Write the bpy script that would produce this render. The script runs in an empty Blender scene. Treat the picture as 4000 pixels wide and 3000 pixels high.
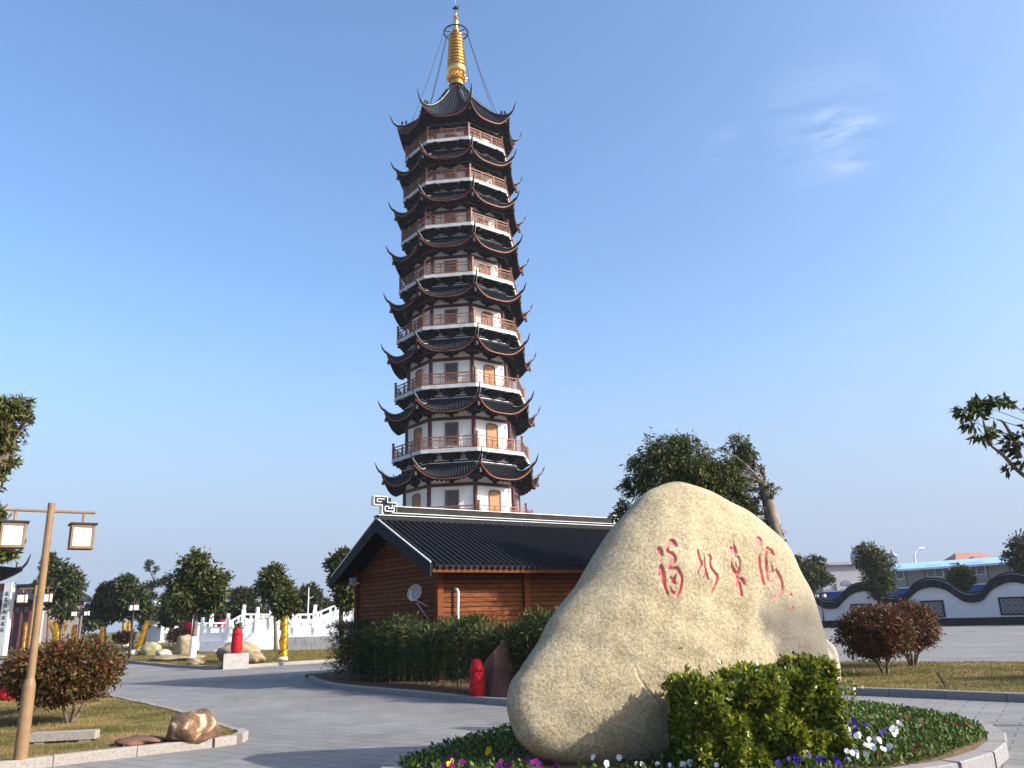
import bpy, math, random
import numpy as np
from mathutils import Vector, Matrix

random.seed(7)
RNG = np.random.default_rng(7)
SC = bpy.context.scene
COL = SC.collection
R = math.radians

# ------------------------------------------------------------------ camera
PITCH, ROLL, F, EYE = R(16.0), R(1.85), 3200.0, 1.6      # pixels of a 4000 x 3000 frame
_f = Vector((0, math.cos(PITCH), math.sin(PITCH)))
_u0 = Vector((0, -math.sin(PITCH), math.cos(PITCH)))
_r0 = Vector((1, 0, 0))
_r = _r0 * math.cos(ROLL) - _u0 * math.sin(ROLL)
_u = _u0 * math.cos(ROLL) + _r0 * math.sin(ROLL)
CAM = Vector((0, 0, EYE))
cd = bpy.data.cameras.new('camera')
cam = bpy.data.objects.new('camera', cd)
COL.objects.link(cam)
cd.sensor_width = 36.0
cd.lens = F / 4000 * 36.0
cd.clip_start = 0.1
cd.clip_end = 6000
cam.matrix_world = Matrix(((_r.x, _u.x, -_f.x, CAM.x), (_r.y, _u.y, -_f.y, CAM.y), (_r.z, _u.z, -_f.z, CAM.z), (0, 0, 0, 1)))
SC.camera = cam

# ------------------------------------------------------------------ sky and sun
SUN_AZ, SUN_EL = R(72), R(29)            # azimuth measured from "towards the camera" round to the right
SUN = Vector((math.sin(SUN_AZ) * math.cos(SUN_EL), -math.cos(SUN_AZ) * math.cos(SUN_EL), math.sin(SUN_EL)))
world = bpy.data.worlds.new('World')
SC.world = world
world.use_nodes = True
wn, wl = world.node_tree.nodes, world.node_tree.links
wn.clear()
wo = wn.new('ShaderNodeOutputWorld')
bg = wn.new('ShaderNodeBackground')
sky = wn.new('ShaderNodeTexSky')
sky.sky_type = 'NISHITA'
sky.sun_disc = False
sky.sun_elevation = SUN_EL
sky.sun_rotation = math.atan2(SUN.x, SUN.y)
sky.altitude = 0
sky.air_density = 1.0
sky.dust_density = 3.3
sky.ozone_density = 3.0
bg.inputs['Strength'].default_value = 0.15
wl.new(bg.outputs[0], wo.inputs[0])

def cloud_dir(px, py):
    d = _f * F + _r * (px - 2000) + _u * (1500 - py)
    return d.normalized()
# a wisp of cirrus: streaky noise inside soft patches round two directions of the sky
tc = wn.new('ShaderNodeTexCoord')
mp = wn.new('ShaderNodeMapping')
mp.inputs['Rotation'].default_value = (0.25, 0.5, 0.5)
mp.inputs['Scale'].default_value = (9, 20, 60)
wl.new(tc.outputs['Generated'], mp.inputs[0])
nz = wn.new('ShaderNodeTexNoise')
nz.inputs['Scale'].default_value = 1.0
nz.inputs['Detail'].default_value = 7
nz.inputs['Roughness'].default_value = 0.55
nz.inputs['Distortion'].default_value = 0.8
wl.new(mp.outputs[0], nz.inputs[0])
cr = wn.new('ShaderNodeMapRange')
cr.inputs[1].default_value = 0.40
cr.inputs[2].default_value = 0.72
wl.new(nz.outputs[0], cr.inputs[0])
acc = None
for (px, py, c0, c1, k) in ((3300, 540, 0.9990, 0.99999, 0.24), (3230, 470, 0.9955, 0.9999, 0.09), (2850, 585, 0.9994, 0.99998, 0.07), (3370, 1450, 0.997, 0.9999, 0.04)):
    d = cloud_dir(px, py)
    dt = wn.new('ShaderNodeVectorMath')
    dt.operation = 'DOT_PRODUCT'
    nm = wn.new('ShaderNodeVectorMath')
    nm.operation = 'NORMALIZE'
    wl.new(tc.outputs['Generated'], nm.inputs[0])
    wl.new(nm.outputs[0], dt.inputs[0])
    dt.inputs[1].default_value = d
    mr = wn.new('ShaderNodeMapRange')
    mr.interpolation_type = 'SMOOTHSTEP'
    mr.inputs[1].default_value, mr.inputs[2].default_value, mr.inputs[4].default_value = c0, c1, k
    wl.new(dt.outputs['Value'], mr.inputs[0])
    mu = wn.new('ShaderNodeMath')
    mu.operation = 'MULTIPLY'
    wl.new(mr.outputs[0], mu.inputs[0])
    wl.new(cr.outputs[0], mu.inputs[1])
    if acc is None:
        acc = mu
    else:
        ad = wn.new('ShaderNodeMath')
        ad.operation = 'ADD'
        wl.new(acc.outputs[0], ad.inputs[0])
        wl.new(mu.outputs[0], ad.inputs[1])
        acc = ad
hs = wn.new('ShaderNodeHueSaturation')
hs.inputs['Saturation'].default_value = 1.10
hs.inputs['Hue'].default_value = 0.500
wl.new(sky.outputs[0], hs.inputs['Color'])
mx = wn.new('ShaderNodeMixRGB')
mx.inputs[2].default_value = (4.2, 4.4, 5.0, 1)
wl.new(acc.outputs[0], mx.inputs[0])
wl.new(hs.outputs[0], mx.inputs[1])
# pale lavender air low over the horizon, the same all round
nmz = wn.new('ShaderNodeVectorMath')
nmz.operation = 'NORMALIZE'
wl.new(tc.outputs['Generated'], nmz.inputs[0])
sep = wn.new('ShaderNodeSeparateXYZ')
wl.new(nmz.outputs[0], sep.inputs[0])
hr = wn.new('ShaderNodeMapRange')
hr.interpolation_type = 'SMOOTHERSTEP'
hr.inputs[1].default_value, hr.inputs[2].default_value, hr.inputs[3].default_value, hr.inputs[4].default_value = -0.03, 0.42, 0.97, 0.0
wl.new(sep.outputs['Z'], hr.inputs[0])
mh = wn.new('ShaderNodeMixRGB')
mh.inputs[2].default_value = (1.46, 1.78, 2.40, 1)
wl.new(hr.outputs[0], mh.inputs[0])
wl.new(mx.outputs[0], mh.inputs[1])
wl.new(mh.outputs[0], bg.inputs[0])

sd = bpy.data.lights.new('sun', 'SUN')
sd.energy = 4.3
sd.angle = R(0.5)
sd.color = (1.0, 0.945, 0.86)
so = bpy.data.objects.new('sun', sd)
COL.objects.link(so)
so.location = (30, -10, 60)
so.rotation_euler = (-SUN).to_track_quat('-Z', 'Y').to_euler()

vs = SC.view_settings
vs.view_transform = 'Standard'
vs.look = 'None'
vs.exposure = 1.08
vs.gamma = 1.0
vs.use_curve_mapping = False
SC.cycles.volume_bounces = 1
SC.cycles.max_bounces = 6
SC.cycles.transparent_max_bounces = 6

# ------------------------------------------------------------------ pixel helpers (a pixel gives a direction only)
def ray(px, py):
    return _f * F + _r * (px - 2000) + _u * (1500 - py)
def ground(px, py, z=0.0):
    d = ray(px, py)
    return CAM + d * ((z - EYE) / d.z)
def atY(px, py, Y):
    d = ray(px, py)
    return CAM + d * (Y / d.y)
def at_dist(px, py, D):
    d = ray(px, py)
    return CAM + d * (D / math.hypot(d.x, d.y))
def on_plane(px, py, p, n):
    d = ray(px, py)
    return CAM + d * ((p - CAM).dot(n) / d.dot(n))
def z_at(py, xy):
    """height of the point above xy that falls on image row py"""
    lo, hi = -5.0, 120.0
    for _ in range(50):
        mid = (lo + hi) / 2
        if project(Vector((xy[0], xy[1], mid)))[1] > py:
            lo = mid
        else:
            hi = mid
    return lo
def project(p):
    d = p - CAM
    w = d.dot(_f)
    return 2000 + d.dot(_r) / w * F, 1500 - d.dot(_u) / w * F
def mpp(Y):
    return Y / F * 1.0

# ------------------------------------------------------------------ materials
MATS = {}
def nmat(name):
    m = bpy.data.materials.new(name)
    m.use_nodes = True
    n, l = m.node_tree.nodes, m.node_tree.links
    return m, n, l, n['Principled BSDF']
def mat(name, col, col2=None, scale=6.0, rough=0.8, metal=0.0, bump=0.0, bscale=None, spec=0.15, detail=5, stretch=None, contrast=(0.35, 0.65), coat=0.0):
    m, n, l, b = nmat(name)
    b.inputs['Roughness'].default_value = rough
    b.inputs['Metallic'].default_value = metal
    b.inputs['Specular IOR Level'].default_value = spec
    if coat:
        b.inputs['Coat Weight'].default_value = coat
    t = n.new('ShaderNodeTexCoord')
    src = t.outputs['Object']
    if stretch:
        q = n.new('ShaderNodeMapping')
        q.inputs['Scale'].default_value = stretch
        l.new(src, q.inputs[0])
        src = q.outputs[0]
    x = n.new('ShaderNodeTexNoise')
    x.inputs['Scale'].default_value = scale
    x.inputs['Detail'].default_value = detail
    x.inputs['Roughness'].default_value = 0.6
    l.new(src, x.inputs['Vector'])
    r = n.new('ShaderNodeValToRGB')
    c2 = col2 or tuple(c * 0.8 for c in col)
    r.color_ramp.elements[0].position, r.color_ramp.elements[1].position = contrast
    r.color_ramp.elements[0].color = (*c2, 1)
    r.color_ramp.elements[1].color = (*col, 1)
    l.new(x.outputs['Fac'], r.inputs[0])
    l.new(r.outputs[0], b.inputs['Base Color'])
    if bump:
        x2 = n.new('ShaderNodeTexNoise')
        x2.inputs['Scale'].default_value = bscale or scale * 4
        x2.inputs['Detail'].default_value = 6
        l.new(src, x2.inputs['Vector'])
        bp = n.new('ShaderNodeBump')
        bp.inputs['Strength'].default_value = bump
        bp.inputs['Distance'].default_value = 0.02
        l.new(x2.outputs['Fac'], bp.inputs['Height'])
        l.new(bp.outputs[0], b.inputs['Normal'])
    MATS[name] = m
    return m
def leafmat(name, stops, rough=0.55, trans=0.22, spec=0.18):
    m, n, l, b = nmat(name)
    g = n.new('ShaderNodeNewGeometry')
    r = n.new('ShaderNodeValToRGB')
    el = r.color_ramp.elements
    while len(el) < len(stops):
        el.new(0.5)
    for e, (p, c) in zip(el, stops):
        e.position = p
        e.color = (*c, 1)
    l.new(g.outputs['Random Per Island'], r.inputs[0])
    l.new(r.outputs[0], b.inputs['Base Color'])
    b.inputs['Roughness'].default_value = rough
    b.inputs['Specular IOR Level'].default_value = spec
    tr = n.new('ShaderNodeBsdfTranslucent')
    l.new(r.outputs[0], tr.inputs[0])
    mxs = n.new('ShaderNodeMixShader')
    mxs.inputs[0].default_value = trans
    l.new(b.outputs[0], mxs.inputs[1])
    l.new(tr.outputs[0], mxs.inputs[2])
    l.new(mxs.outputs[0], n['Material Output'].inputs[0])
    MATS[name] = m
    return m

mat('white_plaster', (0.80, 0.79, 0.75), (0.72, 0.71, 0.68), 1.2, 0.85, bump=0.1)
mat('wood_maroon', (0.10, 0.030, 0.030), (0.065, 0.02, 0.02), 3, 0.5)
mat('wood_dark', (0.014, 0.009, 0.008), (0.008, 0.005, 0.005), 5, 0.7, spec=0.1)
mat('wood_rail', (0.24, 0.11, 0.065), (0.16, 0.072, 0.042), 4, 0.55)
mat('wood_door', (0.42, 0.20, 0.085), (0.30, 0.13, 0.05), 3, 0.55, stretch=(6, 6, 0.7))
mat('wood_door_red', (0.22, 0.085, 0.05), (0.15, 0.05, 0.03), 3, 0.55, stretch=(6, 6, 0.7))
mat('tile_dark', (0.022, 0.024, 0.031), (0.013, 0.014, 0.019), 5, 0.65, bump=0.15, spec=0.15)
mat('tile_black', (0.013, 0.013, 0.017), (0.008, 0.008, 0.011), 4, 0.7, bump=0.2, spec=0.12)
mat('ridge_band', (0.035, 0.033, 0.032), (0.020, 0.019, 0.019), 4, 0.8, spec=0.1)
mat('ridge_dark', (0.018, 0.019, 0.024), (0.011, 0.012, 0.015), 5, 0.7, spec=0.12)
mat('ridge_white', (0.74, 0.74, 0.72), (0.62, 0.62, 0.6), 3, 0.7)
mat('eave_orange', (0.27, 0.080, 0.036), (0.18, 0.05, 0.024), 5, 0.5)
mat('slab_grey', (0.50, 0.53, 0.53), (0.38, 0.40, 0.41), 1.5, 0.85, stretch=(1, 1, 0.3))
mat('purlin', (0.075, 0.062, 0.058), (0.05, 0.042, 0.04), 4, 0.7)
mat('window_dark', (0.055, 0.057, 0.065), (0.035, 0.036, 0.04), 4, 0.4)
mat('frame_grey', (0.17, 0.14, 0.14), (0.12, 0.10, 0.10), 6, 0.6)
mat('gold', (0.86, 0.56, 0.18), (0.72, 0.42, 0.10), 3, 0.28, metal=1.0)
mat('bronze_red', (0.20, 0.075, 0.03), (0.13, 0.045, 0.02), 5, 0.45, metal=0.5)
mat('iron_dark', (0.025, 0.025, 0.03), None, 6, 0.5, metal=0.6)
mat('bell_bronze', (0.05, 0.055, 0.05), None, 6, 0.5, metal=0.5)
mat('cable', (0.03, 0.03, 0.04), None, 6, 0.6)
mat('kerb_granite', (0.30, 0.27, 0.235), (0.21, 0.19, 0.17), 30, 0.85, bump=0.2, bscale=90)
mat('kerb_grey', (0.25, 0.24, 0.235), (0.18, 0.175, 0.175), 30, 0.85, bump=0.2, bscale=90)
mat('lamp_tan', (0.22, 0.14, 0.072), (0.18, 0.11, 0.058), 8, 0.42)
mat('lamp_dark', (0.045, 0.035, 0.03), None, 8, 0.5)
mat('lamp_panel', (0.92, 0.92, 0.90), (0.88, 0.88, 0.86), 2, 0.35)
mat('concrete', (0.42, 0.40, 0.37), (0.33, 0.31, 0.29), 8, 0.9, bump=0.2)
mat('marble', (0.83, 0.83, 0.83), (0.72, 0.73, 0.75), 2, 0.6)
mat('grey_wall', (0.33, 0.33, 0.33), (0.25, 0.25, 0.26), 2, 0.9)
mat('red_cloth', (0.40, 0.010, 0.018), (0.27, 0.005, 0.010), 9, 0.6, bump=0.5, bscale=30)
mat('gold_foil', (0.85, 0.46, 0.05), (0.55, 0.26, 0.02), 14, 0.25, metal=0.85, bump=0.9, bscale=22)
mat('foil_tie', (0.10, 0.04, 0.01), None, 6, 0.6)
mat('bark', (0.17, 0.125, 0.09), (0.08, 0.06, 0.045), 9, 0.9, bump=0.6, bscale=30, stretch=(1, 1, 0.35))
mat('bark_pale', (0.28, 0.22, 0.17), (0.13, 0.095, 0.075), 12, 0.9, bump=0.6, bscale=30, stretch=(1, 1, 0.35))
mat('limewash', (0.80, 0.80, 0.79), (0.68, 0.68, 0.67), 8, 0.9)
mat('bamboo_stem', (0.20, 0.17, 0.07), (0.12, 0.10, 0.04), 9, 0.6)
mat('stake_wood', (0.10, 0.07, 0.05), None, 8, 0.8)
mat('soil', (0.115, 0.075, 0.045), (0.06, 0.04, 0.025), 14, 0.95, bump=0.8, bscale=40)
mat('rock_tan', (0.32, 0.25, 0.155), (0.20, 0.15, 0.09), 3.5, 0.9, bump=0.6, bscale=14)
mat('rock_pale', (0.40, 0.36, 0.29), (0.28, 0.25, 0.2), 3.5, 0.9, bump=0.5, bscale=14)
mat('rock_brown', (0.17, 0.085, 0.06), (0.075, 0.04, 0.035), 2.2, 0.85, bump=0.7, bscale=10)
mat('rock_green', (0.30, 0.28, 0.15), (0.2, 0.18, 0.10), 3.5, 0.9, bump=0.6, bscale=14)
mat('dish_grey', (0.30, 0.32, 0.34), (0.25, 0.27, 0.29), 3, 0.35)
mat('metal_pale', (0.62, 0.60, 0.56), (0.5, 0.48, 0.45), 8, 0.45)
mat('pipe_white', (0.72, 0.69, 0.62), (0.55, 0.52, 0.46), 12, 0.5)
mat('coping', (0.012, 0.013, 0.018), (0.008, 0.009, 0.012), 3, 0.6)
mat('wall_paint', (0.62, 0.62, 0.62), (0.54, 0.54, 0.55), 0.7, 0.9)
mat('prefab_panel', (0.30, 0.30, 0.29), (0.25, 0.25, 0.25), 1.0, 0.7)
mat('prefab_blue', (0.018, 0.075, 0.36), (0.014, 0.06, 0.28), 1.5, 0.45)
mat('roof_sheet', (0.30, 0.50, 0.78), (0.26, 0.44, 0.70), 0.6, 0.35)
mat('window_white', (0.75, 0.76, 0.76), None, 2, 0.5)
mat('far_wall', (0.32, 0.31, 0.34), (0.28, 0.27, 0.30), 0.6, 0.9)
mat('far_glass', (0.16, 0.20, 0.26), (0.12, 0.15, 0.2), 0.6, 0.3)
mat('far_roof_red', (0.36, 0.17, 0.13), (0.28, 0.13, 0.1), 0.9, 0.8)
mat('petal_white', (0.80, 0.80, 0.82), (0.7, 0.7, 0.74), 20, 0.6)
mat('petal_violet', (0.085, 0.035, 0.36), (0.05, 0.02, 0.22), 20, 0.6)
mat('petal_purple', (0.17, 0.012, 0.15), (0.11, 0.008, 0.10), 20, 0.6)
mat('petal_yellow', (0.80, 0.52, 0.02), (0.65, 0.4, 0.01), 20, 0.6)
mat('petal_red', (0.30, 0.012, 0.03), (0.2, 0.01, 0.02), 20, 0.6)
mat('stem_green', (0.06, 0.11, 0.03), None, 20, 0.6)
mat('pink_paint', (0.68, 0.225, 0.215), (0.50, 0.115, 0.115), 16, 0.75, bump=0.25, bscale=60)
mat('sign_red', (0.22, 0.035, 0.035), None, 16, 0.75)
mat('ink', (0.03, 0.05, 0.05), None, 16, 0.75)

GREEN = [(0.0, (0.018, 0.030, 0.008)), (0.5, (0.045, 0.062, 0.013)), (0.85, (0.085, 0.090, 0.018)), (1.0, (0.15, 0.115, 0.025))]
leafmat('leaf_camphor', GREEN)
leafmat('leaf_far', [(0.0, (0.018, 0.028, 0.010)), (0.6, (0.040, 0.054, 0.016)), (1.0, (0.085, 0.080, 0.025))])
leafmat('leaf_warm', [(0.0, (0.030, 0.04, 0.010)), (0.5, (0.07, 0.085, 0.016)), (1.0, (0.17, 0.14, 0.03))])
leafmat('leaf_hedge', [(0.0, (0.022, 0.042, 0.006)), (0.35, (0.095, 0.135, 0.012)), (0.8, (0.23, 0.26, 0.022)), (1.0, (0.36, 0.29, 0.03))], rough=0.32, spec=0.55)
leafmat('leaf_bamboo', [(0.0, (0.008, 0.016, 0.004)), (0.6, (0.024, 0.042, 0.009)), (0.92, (0.065, 0.085, 0.02)), (1.0, (0.20, 0.15, 0.05))], trans=0.12)
leafmat('leaf_photinia', [(0.0, (0.030, 0.018, 0.010)), (0.35, (0.055, 0.050, 0.014)), (0.6, (0.10, 0.028, 0.018)), (0.85, (0.16, 0.040, 0.022)), (1.0, (0.20, 0.13, 0.04))], rough=0.5)
leafmat('leaf_photinia_green', [(0.0, (0.024, 0.014, 0.006)), (0.35, (0.050, 0.055, 0.011)), (0.6, (0.085, 0.026, 0.012)), (0.85, (0.12, 0.035, 0.016)), (1.0, (0.17, 0.13, 0.03))], rough=0.5)
leafmat('grass_dry', [(0.0, (0.055, 0.060, 0.012)), (0.4, (0.11, 0.098, 0.022)), (0.75, (0.19, 0.14, 0.045)), (1.0, (0.28, 0.20, 0.085))], rough=0.8, spec=0.1)
leafmat('ground_cover', [(0.0, (0.018, 0.034, 0.008)), (0.5, (0.05, 0.09, 0.016)), (1.0, (0.13, 0.18, 0.035))], rough=0.5)

def lawn_material():
    m, n, l, b = nmat('lawn_ground')
    t = n.new('ShaderNodeTexCoord')
    a = n.new('ShaderNodeTexNoise'); a.inputs['Scale'].default_value = 0.55; a.inputs['Detail'].default_value = 8; a.inputs['Roughness'].default_value = 0.7
    l.new(t.outputs['Object'], a.inputs['Vector'])
    r = n.new('ShaderNodeValToRGB')
    e = r.color_ramp.elements
    e.new(0.5)
    for q, (p, c) in zip(e, ((0.34, (0.045, 0.055, 0.012)), (0.48, (0.11, 0.09, 0.026)), (0.62, (0.24, 0.165, 0.07)))):
        q.position, q.color = p, (*c, 1)
    l.new(a.outputs['Fac'], r.inputs[0])
    l.new(r.outputs[0], b.inputs['Base Color'])
    b.inputs['Roughness'].default_value = 0.95
    b.inputs['Specular IOR Level'].default_value = 0.1
    c = n.new('ShaderNodeTexNoise'); c.inputs['Scale'].default_value = 22; c.inputs['Detail'].default_value = 6
    l.new(t.outputs['Object'], c.inputs['Vector'])
    bp = n.new('ShaderNodeBump'); bp.inputs['Strength'].default_value = 0.9; bp.inputs['Distance'].default_value = 0.05
    l.new(c.outputs['Fac'], bp.inputs['Height']); l.new(bp.outputs[0], b.inputs['Normal'])
    MATS['lawn_ground'] = m
lawn_material()

def paving_material():
    m, n, l, b = nmat('paving')
    t = n.new('ShaderNodeTexCoord')
    q = n.new('ShaderNodeMapping'); q.inputs['Rotation'].default_value = (0, 0, R(33))
    l.new(t.outputs['Object'], q.inputs[0])
    k = n.new('ShaderNodeTexBrick')
    k.inputs['Scale'].default_value = 1.0
    k.inputs['Brick Width'].default_value = 0.60
    k.inputs['Row Height'].default_value = 0.30
    k.inputs['Mortar Size'].default_value = 0.011
    k.inputs['Mortar Smooth'].default_value = 0.3
    k.inputs['Color1'].default_value = (0.188, 0.184, 0.178, 1)
    k.inputs['Color2'].default_value = (0.160, 0.158, 0.154, 1)
    k.inputs['Mortar'].default_value = (0.085, 0.083, 0.08, 1)
    l.new(q.outputs[0], k.inputs['Vector'])
    a = n.new('ShaderNodeTexNoise'); a.inputs['Scale'].default_value = 0.35; a.inputs['Detail'].default_value = 9; a.inputs['Roughness'].default_value = 0.65
    l.new(t.outputs['Object'], a.inputs['Vector'])
    r = n.new('ShaderNodeMapRange'); r.inputs[1].default_value = 0.3; r.inputs[2].default_value = 0.7; r.inputs[3].default_value = 0.74; r.inputs[4].default_value = 1.2
    l.new(a.outputs['Fac'], r.inputs[0])
    mm = n.new('ShaderNodeMixRGB'); mm.blend_type = 'MULTIPLY'; mm.inputs[0].default_value = 1
    l.new(k.outputs['Color'], mm.inputs[1]); l.new(r.outputs[0], mm.inputs[2])
    l.new(mm.outputs[0], b.inputs['Base Color'])
    b.inputs['Roughness'].default_value = 0.8
    b.inputs['Specular IOR Level'].default_value = 0.25
    c = n.new('ShaderNodeTexNoise'); c.inputs['Scale'].default_value = 35; c.inputs['Detail'].default_value = 5
    l.new(t.outputs['Object'], c.inputs['Vector'])
    s = n.new('ShaderNodeMath'); s.operation = 'MULTIPLY_ADD'; s.inputs[1].default_value = -1.0
    l.new(k.outputs['Fac'], s.inputs[0]); l.new(c.outputs['Fac'], s.inputs[2])
    bp = n.new('ShaderNodeBump'); bp.inputs['Strength'].default_value = 0.35; bp.inputs['Distance'].default_value = 0.012
    l.new(s.outputs[0], bp.inputs['Height']); l.new(bp.outputs[0], b.inputs['Normal'])
    MATS['paving'] = m
paving_material()

def granite_material():
    m, n, l, b = nmat('granite')
    t = n.new('ShaderNodeTexCoord')
    def noise(s, d=6, ro=0.6):
        x = n.new('ShaderNodeTexNoise'); x.inputs['Scale'].default_value = s; x.inputs['Detail'].default_value = d; x.inputs['Roughness'].default_value = ro
        l.new(t.outputs['Object'], x.inputs['Vector'])
        return x
    def ramp(src, stops):
        r = n.new('ShaderNodeValToRGB')
        e = r.color_ramp.elements
        while len(e) < len(stops): e.new(0.5)
        for q, (p, c) in zip(e, stops): q.position, q.color = p, (*c, 1)
        l.new(src, r.inputs[0])
        return r
    a = ramp(noise(30, 10, 0.78).outputs['Fac'], ((0.33, (0.190, 0.148, 0.090)), (0.47, (0.330, 0.275, 0.175)), (0.63, (0.490, 0.430, 0.305))))
    c = ramp(noise(1.5, 8, 0.7).outputs['Fac'], ((0.30, (0.66, 0.62, 0.56)), (0.45, (0.90, 0.88, 0.84)), (0.6, (1.0, 1.0, 1.0))))
    mm = n.new('ShaderNodeMixRGB'); mm.blend_type = 'MULTIPLY'; mm.inputs[0].default_value = 1
    l.new(a.outputs[0], mm.inputs[1]); l.new(c.outputs[0], mm.inputs[2])
    # grey patch with a noisy edge on the low right end, fading upwards
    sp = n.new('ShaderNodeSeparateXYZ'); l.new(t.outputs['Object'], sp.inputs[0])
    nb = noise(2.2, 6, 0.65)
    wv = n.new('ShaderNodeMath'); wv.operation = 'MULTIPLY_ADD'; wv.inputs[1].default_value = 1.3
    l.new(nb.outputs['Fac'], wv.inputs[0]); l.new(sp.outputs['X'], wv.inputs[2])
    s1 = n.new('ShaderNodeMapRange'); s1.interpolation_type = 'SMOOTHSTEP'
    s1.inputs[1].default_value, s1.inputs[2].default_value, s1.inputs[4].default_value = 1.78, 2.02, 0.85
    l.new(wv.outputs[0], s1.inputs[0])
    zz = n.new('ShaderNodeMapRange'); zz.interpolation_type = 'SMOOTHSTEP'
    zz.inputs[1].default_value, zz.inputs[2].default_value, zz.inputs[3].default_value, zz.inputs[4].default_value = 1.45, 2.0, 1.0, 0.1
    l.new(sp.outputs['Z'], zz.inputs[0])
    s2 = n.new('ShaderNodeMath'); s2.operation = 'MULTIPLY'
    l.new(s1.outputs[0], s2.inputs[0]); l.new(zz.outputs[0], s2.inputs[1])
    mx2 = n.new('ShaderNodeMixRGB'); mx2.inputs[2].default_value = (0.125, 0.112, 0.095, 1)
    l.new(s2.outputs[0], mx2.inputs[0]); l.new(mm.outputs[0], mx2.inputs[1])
    l.new(mx2.outputs[0], b.inputs['Base Color'])
    b.inputs['Roughness'].default_value = 0.9
    b.inputs['Specular IOR Level'].default_value = 0.2
    d = noise(30, 10, 0.8); d2 = noise(9, 6, 0.7)
    ad = n.new('ShaderNodeMath'); ad.operation = 'MULTIPLY_ADD'; ad.inputs[1].default_value = 1.6
    l.new(d2.outputs['Fac'], ad.inputs[0]); l.new(d.outputs['Fac'], ad.inputs[2])
    bp = n.new('ShaderNodeBump'); bp.inputs['Strength'].default_value = 0.75; bp.inputs['Distance'].default_value = 0.022
    l.new(ad.outputs[0], bp.inputs['Height']); l.new(bp.outputs[0], b.inputs['Normal'])
    MATS['granite'] = m
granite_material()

def plank_material(name, c1, c2):
    m, n, l, b = nmat(name)
    t = n.new('ShaderNodeTexCoord')
    oi = n.new('ShaderNodeObjectInfo')
    q = n.new('ShaderNodeMapping'); q.inputs['Scale'].default_value = (1.2, 1.2, 26)
    l.new(t.outputs['Object'], q.inputs[0])
    cb = n.new('ShaderNodeCombineXYZ')
    ml = n.new('ShaderNodeMath'); ml.operation = 'MULTIPLY'; ml.inputs[1].default_value = 90
    l.new(oi.outputs['Random'], ml.inputs[0]); l.new(ml.outputs[0], cb.inputs[0]); l.new(ml.outputs[0], cb.inputs[2])
    l.new(cb.outputs[0], q.inputs['Location'])
    x = n.new('ShaderNodeTexNoise'); x.inputs['Scale'].default_value = 2.2; x.inputs['Detail'].default_value = 7; x.inputs['Roughness'].default_value = 0.65
    l.new(q.outputs[0], x.inputs['Vector'])
    r = n.new('ShaderNodeValToRGB')
    r.color_ramp.elements[0].position, r.color_ramp.elements[1].position = 0.33, 0.68
    r.color_ramp.elements[0].color, r.color_ramp.elements[1].color = (*c2, 1), (*c1, 1)
    l.new(x.outputs['Fac'], r.inputs[0])
    q2 = n.new('ShaderNodeMapping'); q2.inputs['Scale'].default_value = (3.5, 3.5, 9)
    l.new(t.outputs['Object'], q2.inputs[0]); l.new(cb.outputs[0], q2.inputs['Location'])
    v = n.new('ShaderNodeTexVoronoi'); v.inputs['Scale'].default_value = 1.3
    l.new(q2.outputs[0], v.inputs['Vector'])
    kr = n.new('ShaderNodeMapRange'); kr.inputs[1].default_value, kr.inputs[2].default_value, kr.inputs[3].default_value = 0.06, 0.16, 0.3
    l.new(v.outputs['Distance'], kr.inputs[0])
    mm = n.new('ShaderNodeMixRGB'); mm.blend_type = 'MULTIPLY'; mm.inputs[0].default_value = 1
    l.new(r.outputs[0], mm.inputs[1]); l.new(kr.outputs[0], mm.inputs[2])
    hv = n.new('ShaderNodeHueSaturation')
    vr = n.new('ShaderNodeMapRange'); vr.inputs[3].default_value, vr.inputs[4].default_value = 0.75, 1.2
    l.new(oi.outputs['Random'], vr.inputs[0]); l.new(vr.outputs[0], hv.inputs['Value'])
    l.new(mm.outputs[0], hv.inputs['Color'])
    l.new(hv.outputs[0], b.inputs['Base Color'])
    b.inputs['Roughness'].default_value = 0.7
    b.inputs['Specular IOR Level'].default_value = 0.06
    bp = n.new('ShaderNodeBump'); bp.inputs['Strength'].default_value = 0.3; bp.inputs['Distance'].default_value = 0.01
    l.new(x.outputs['Fac'], bp.inputs['Height']); l.new(bp.outputs[0], b.inputs['Normal'])
    MATS[name] = m
plank_material('plank', (0.200, 0.070, 0.025), (0.045, 0.014, 0.006))
plank_material('post_wood', (0.20, 0.062, 0.022), (0.08, 0.024, 0.010))

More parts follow.
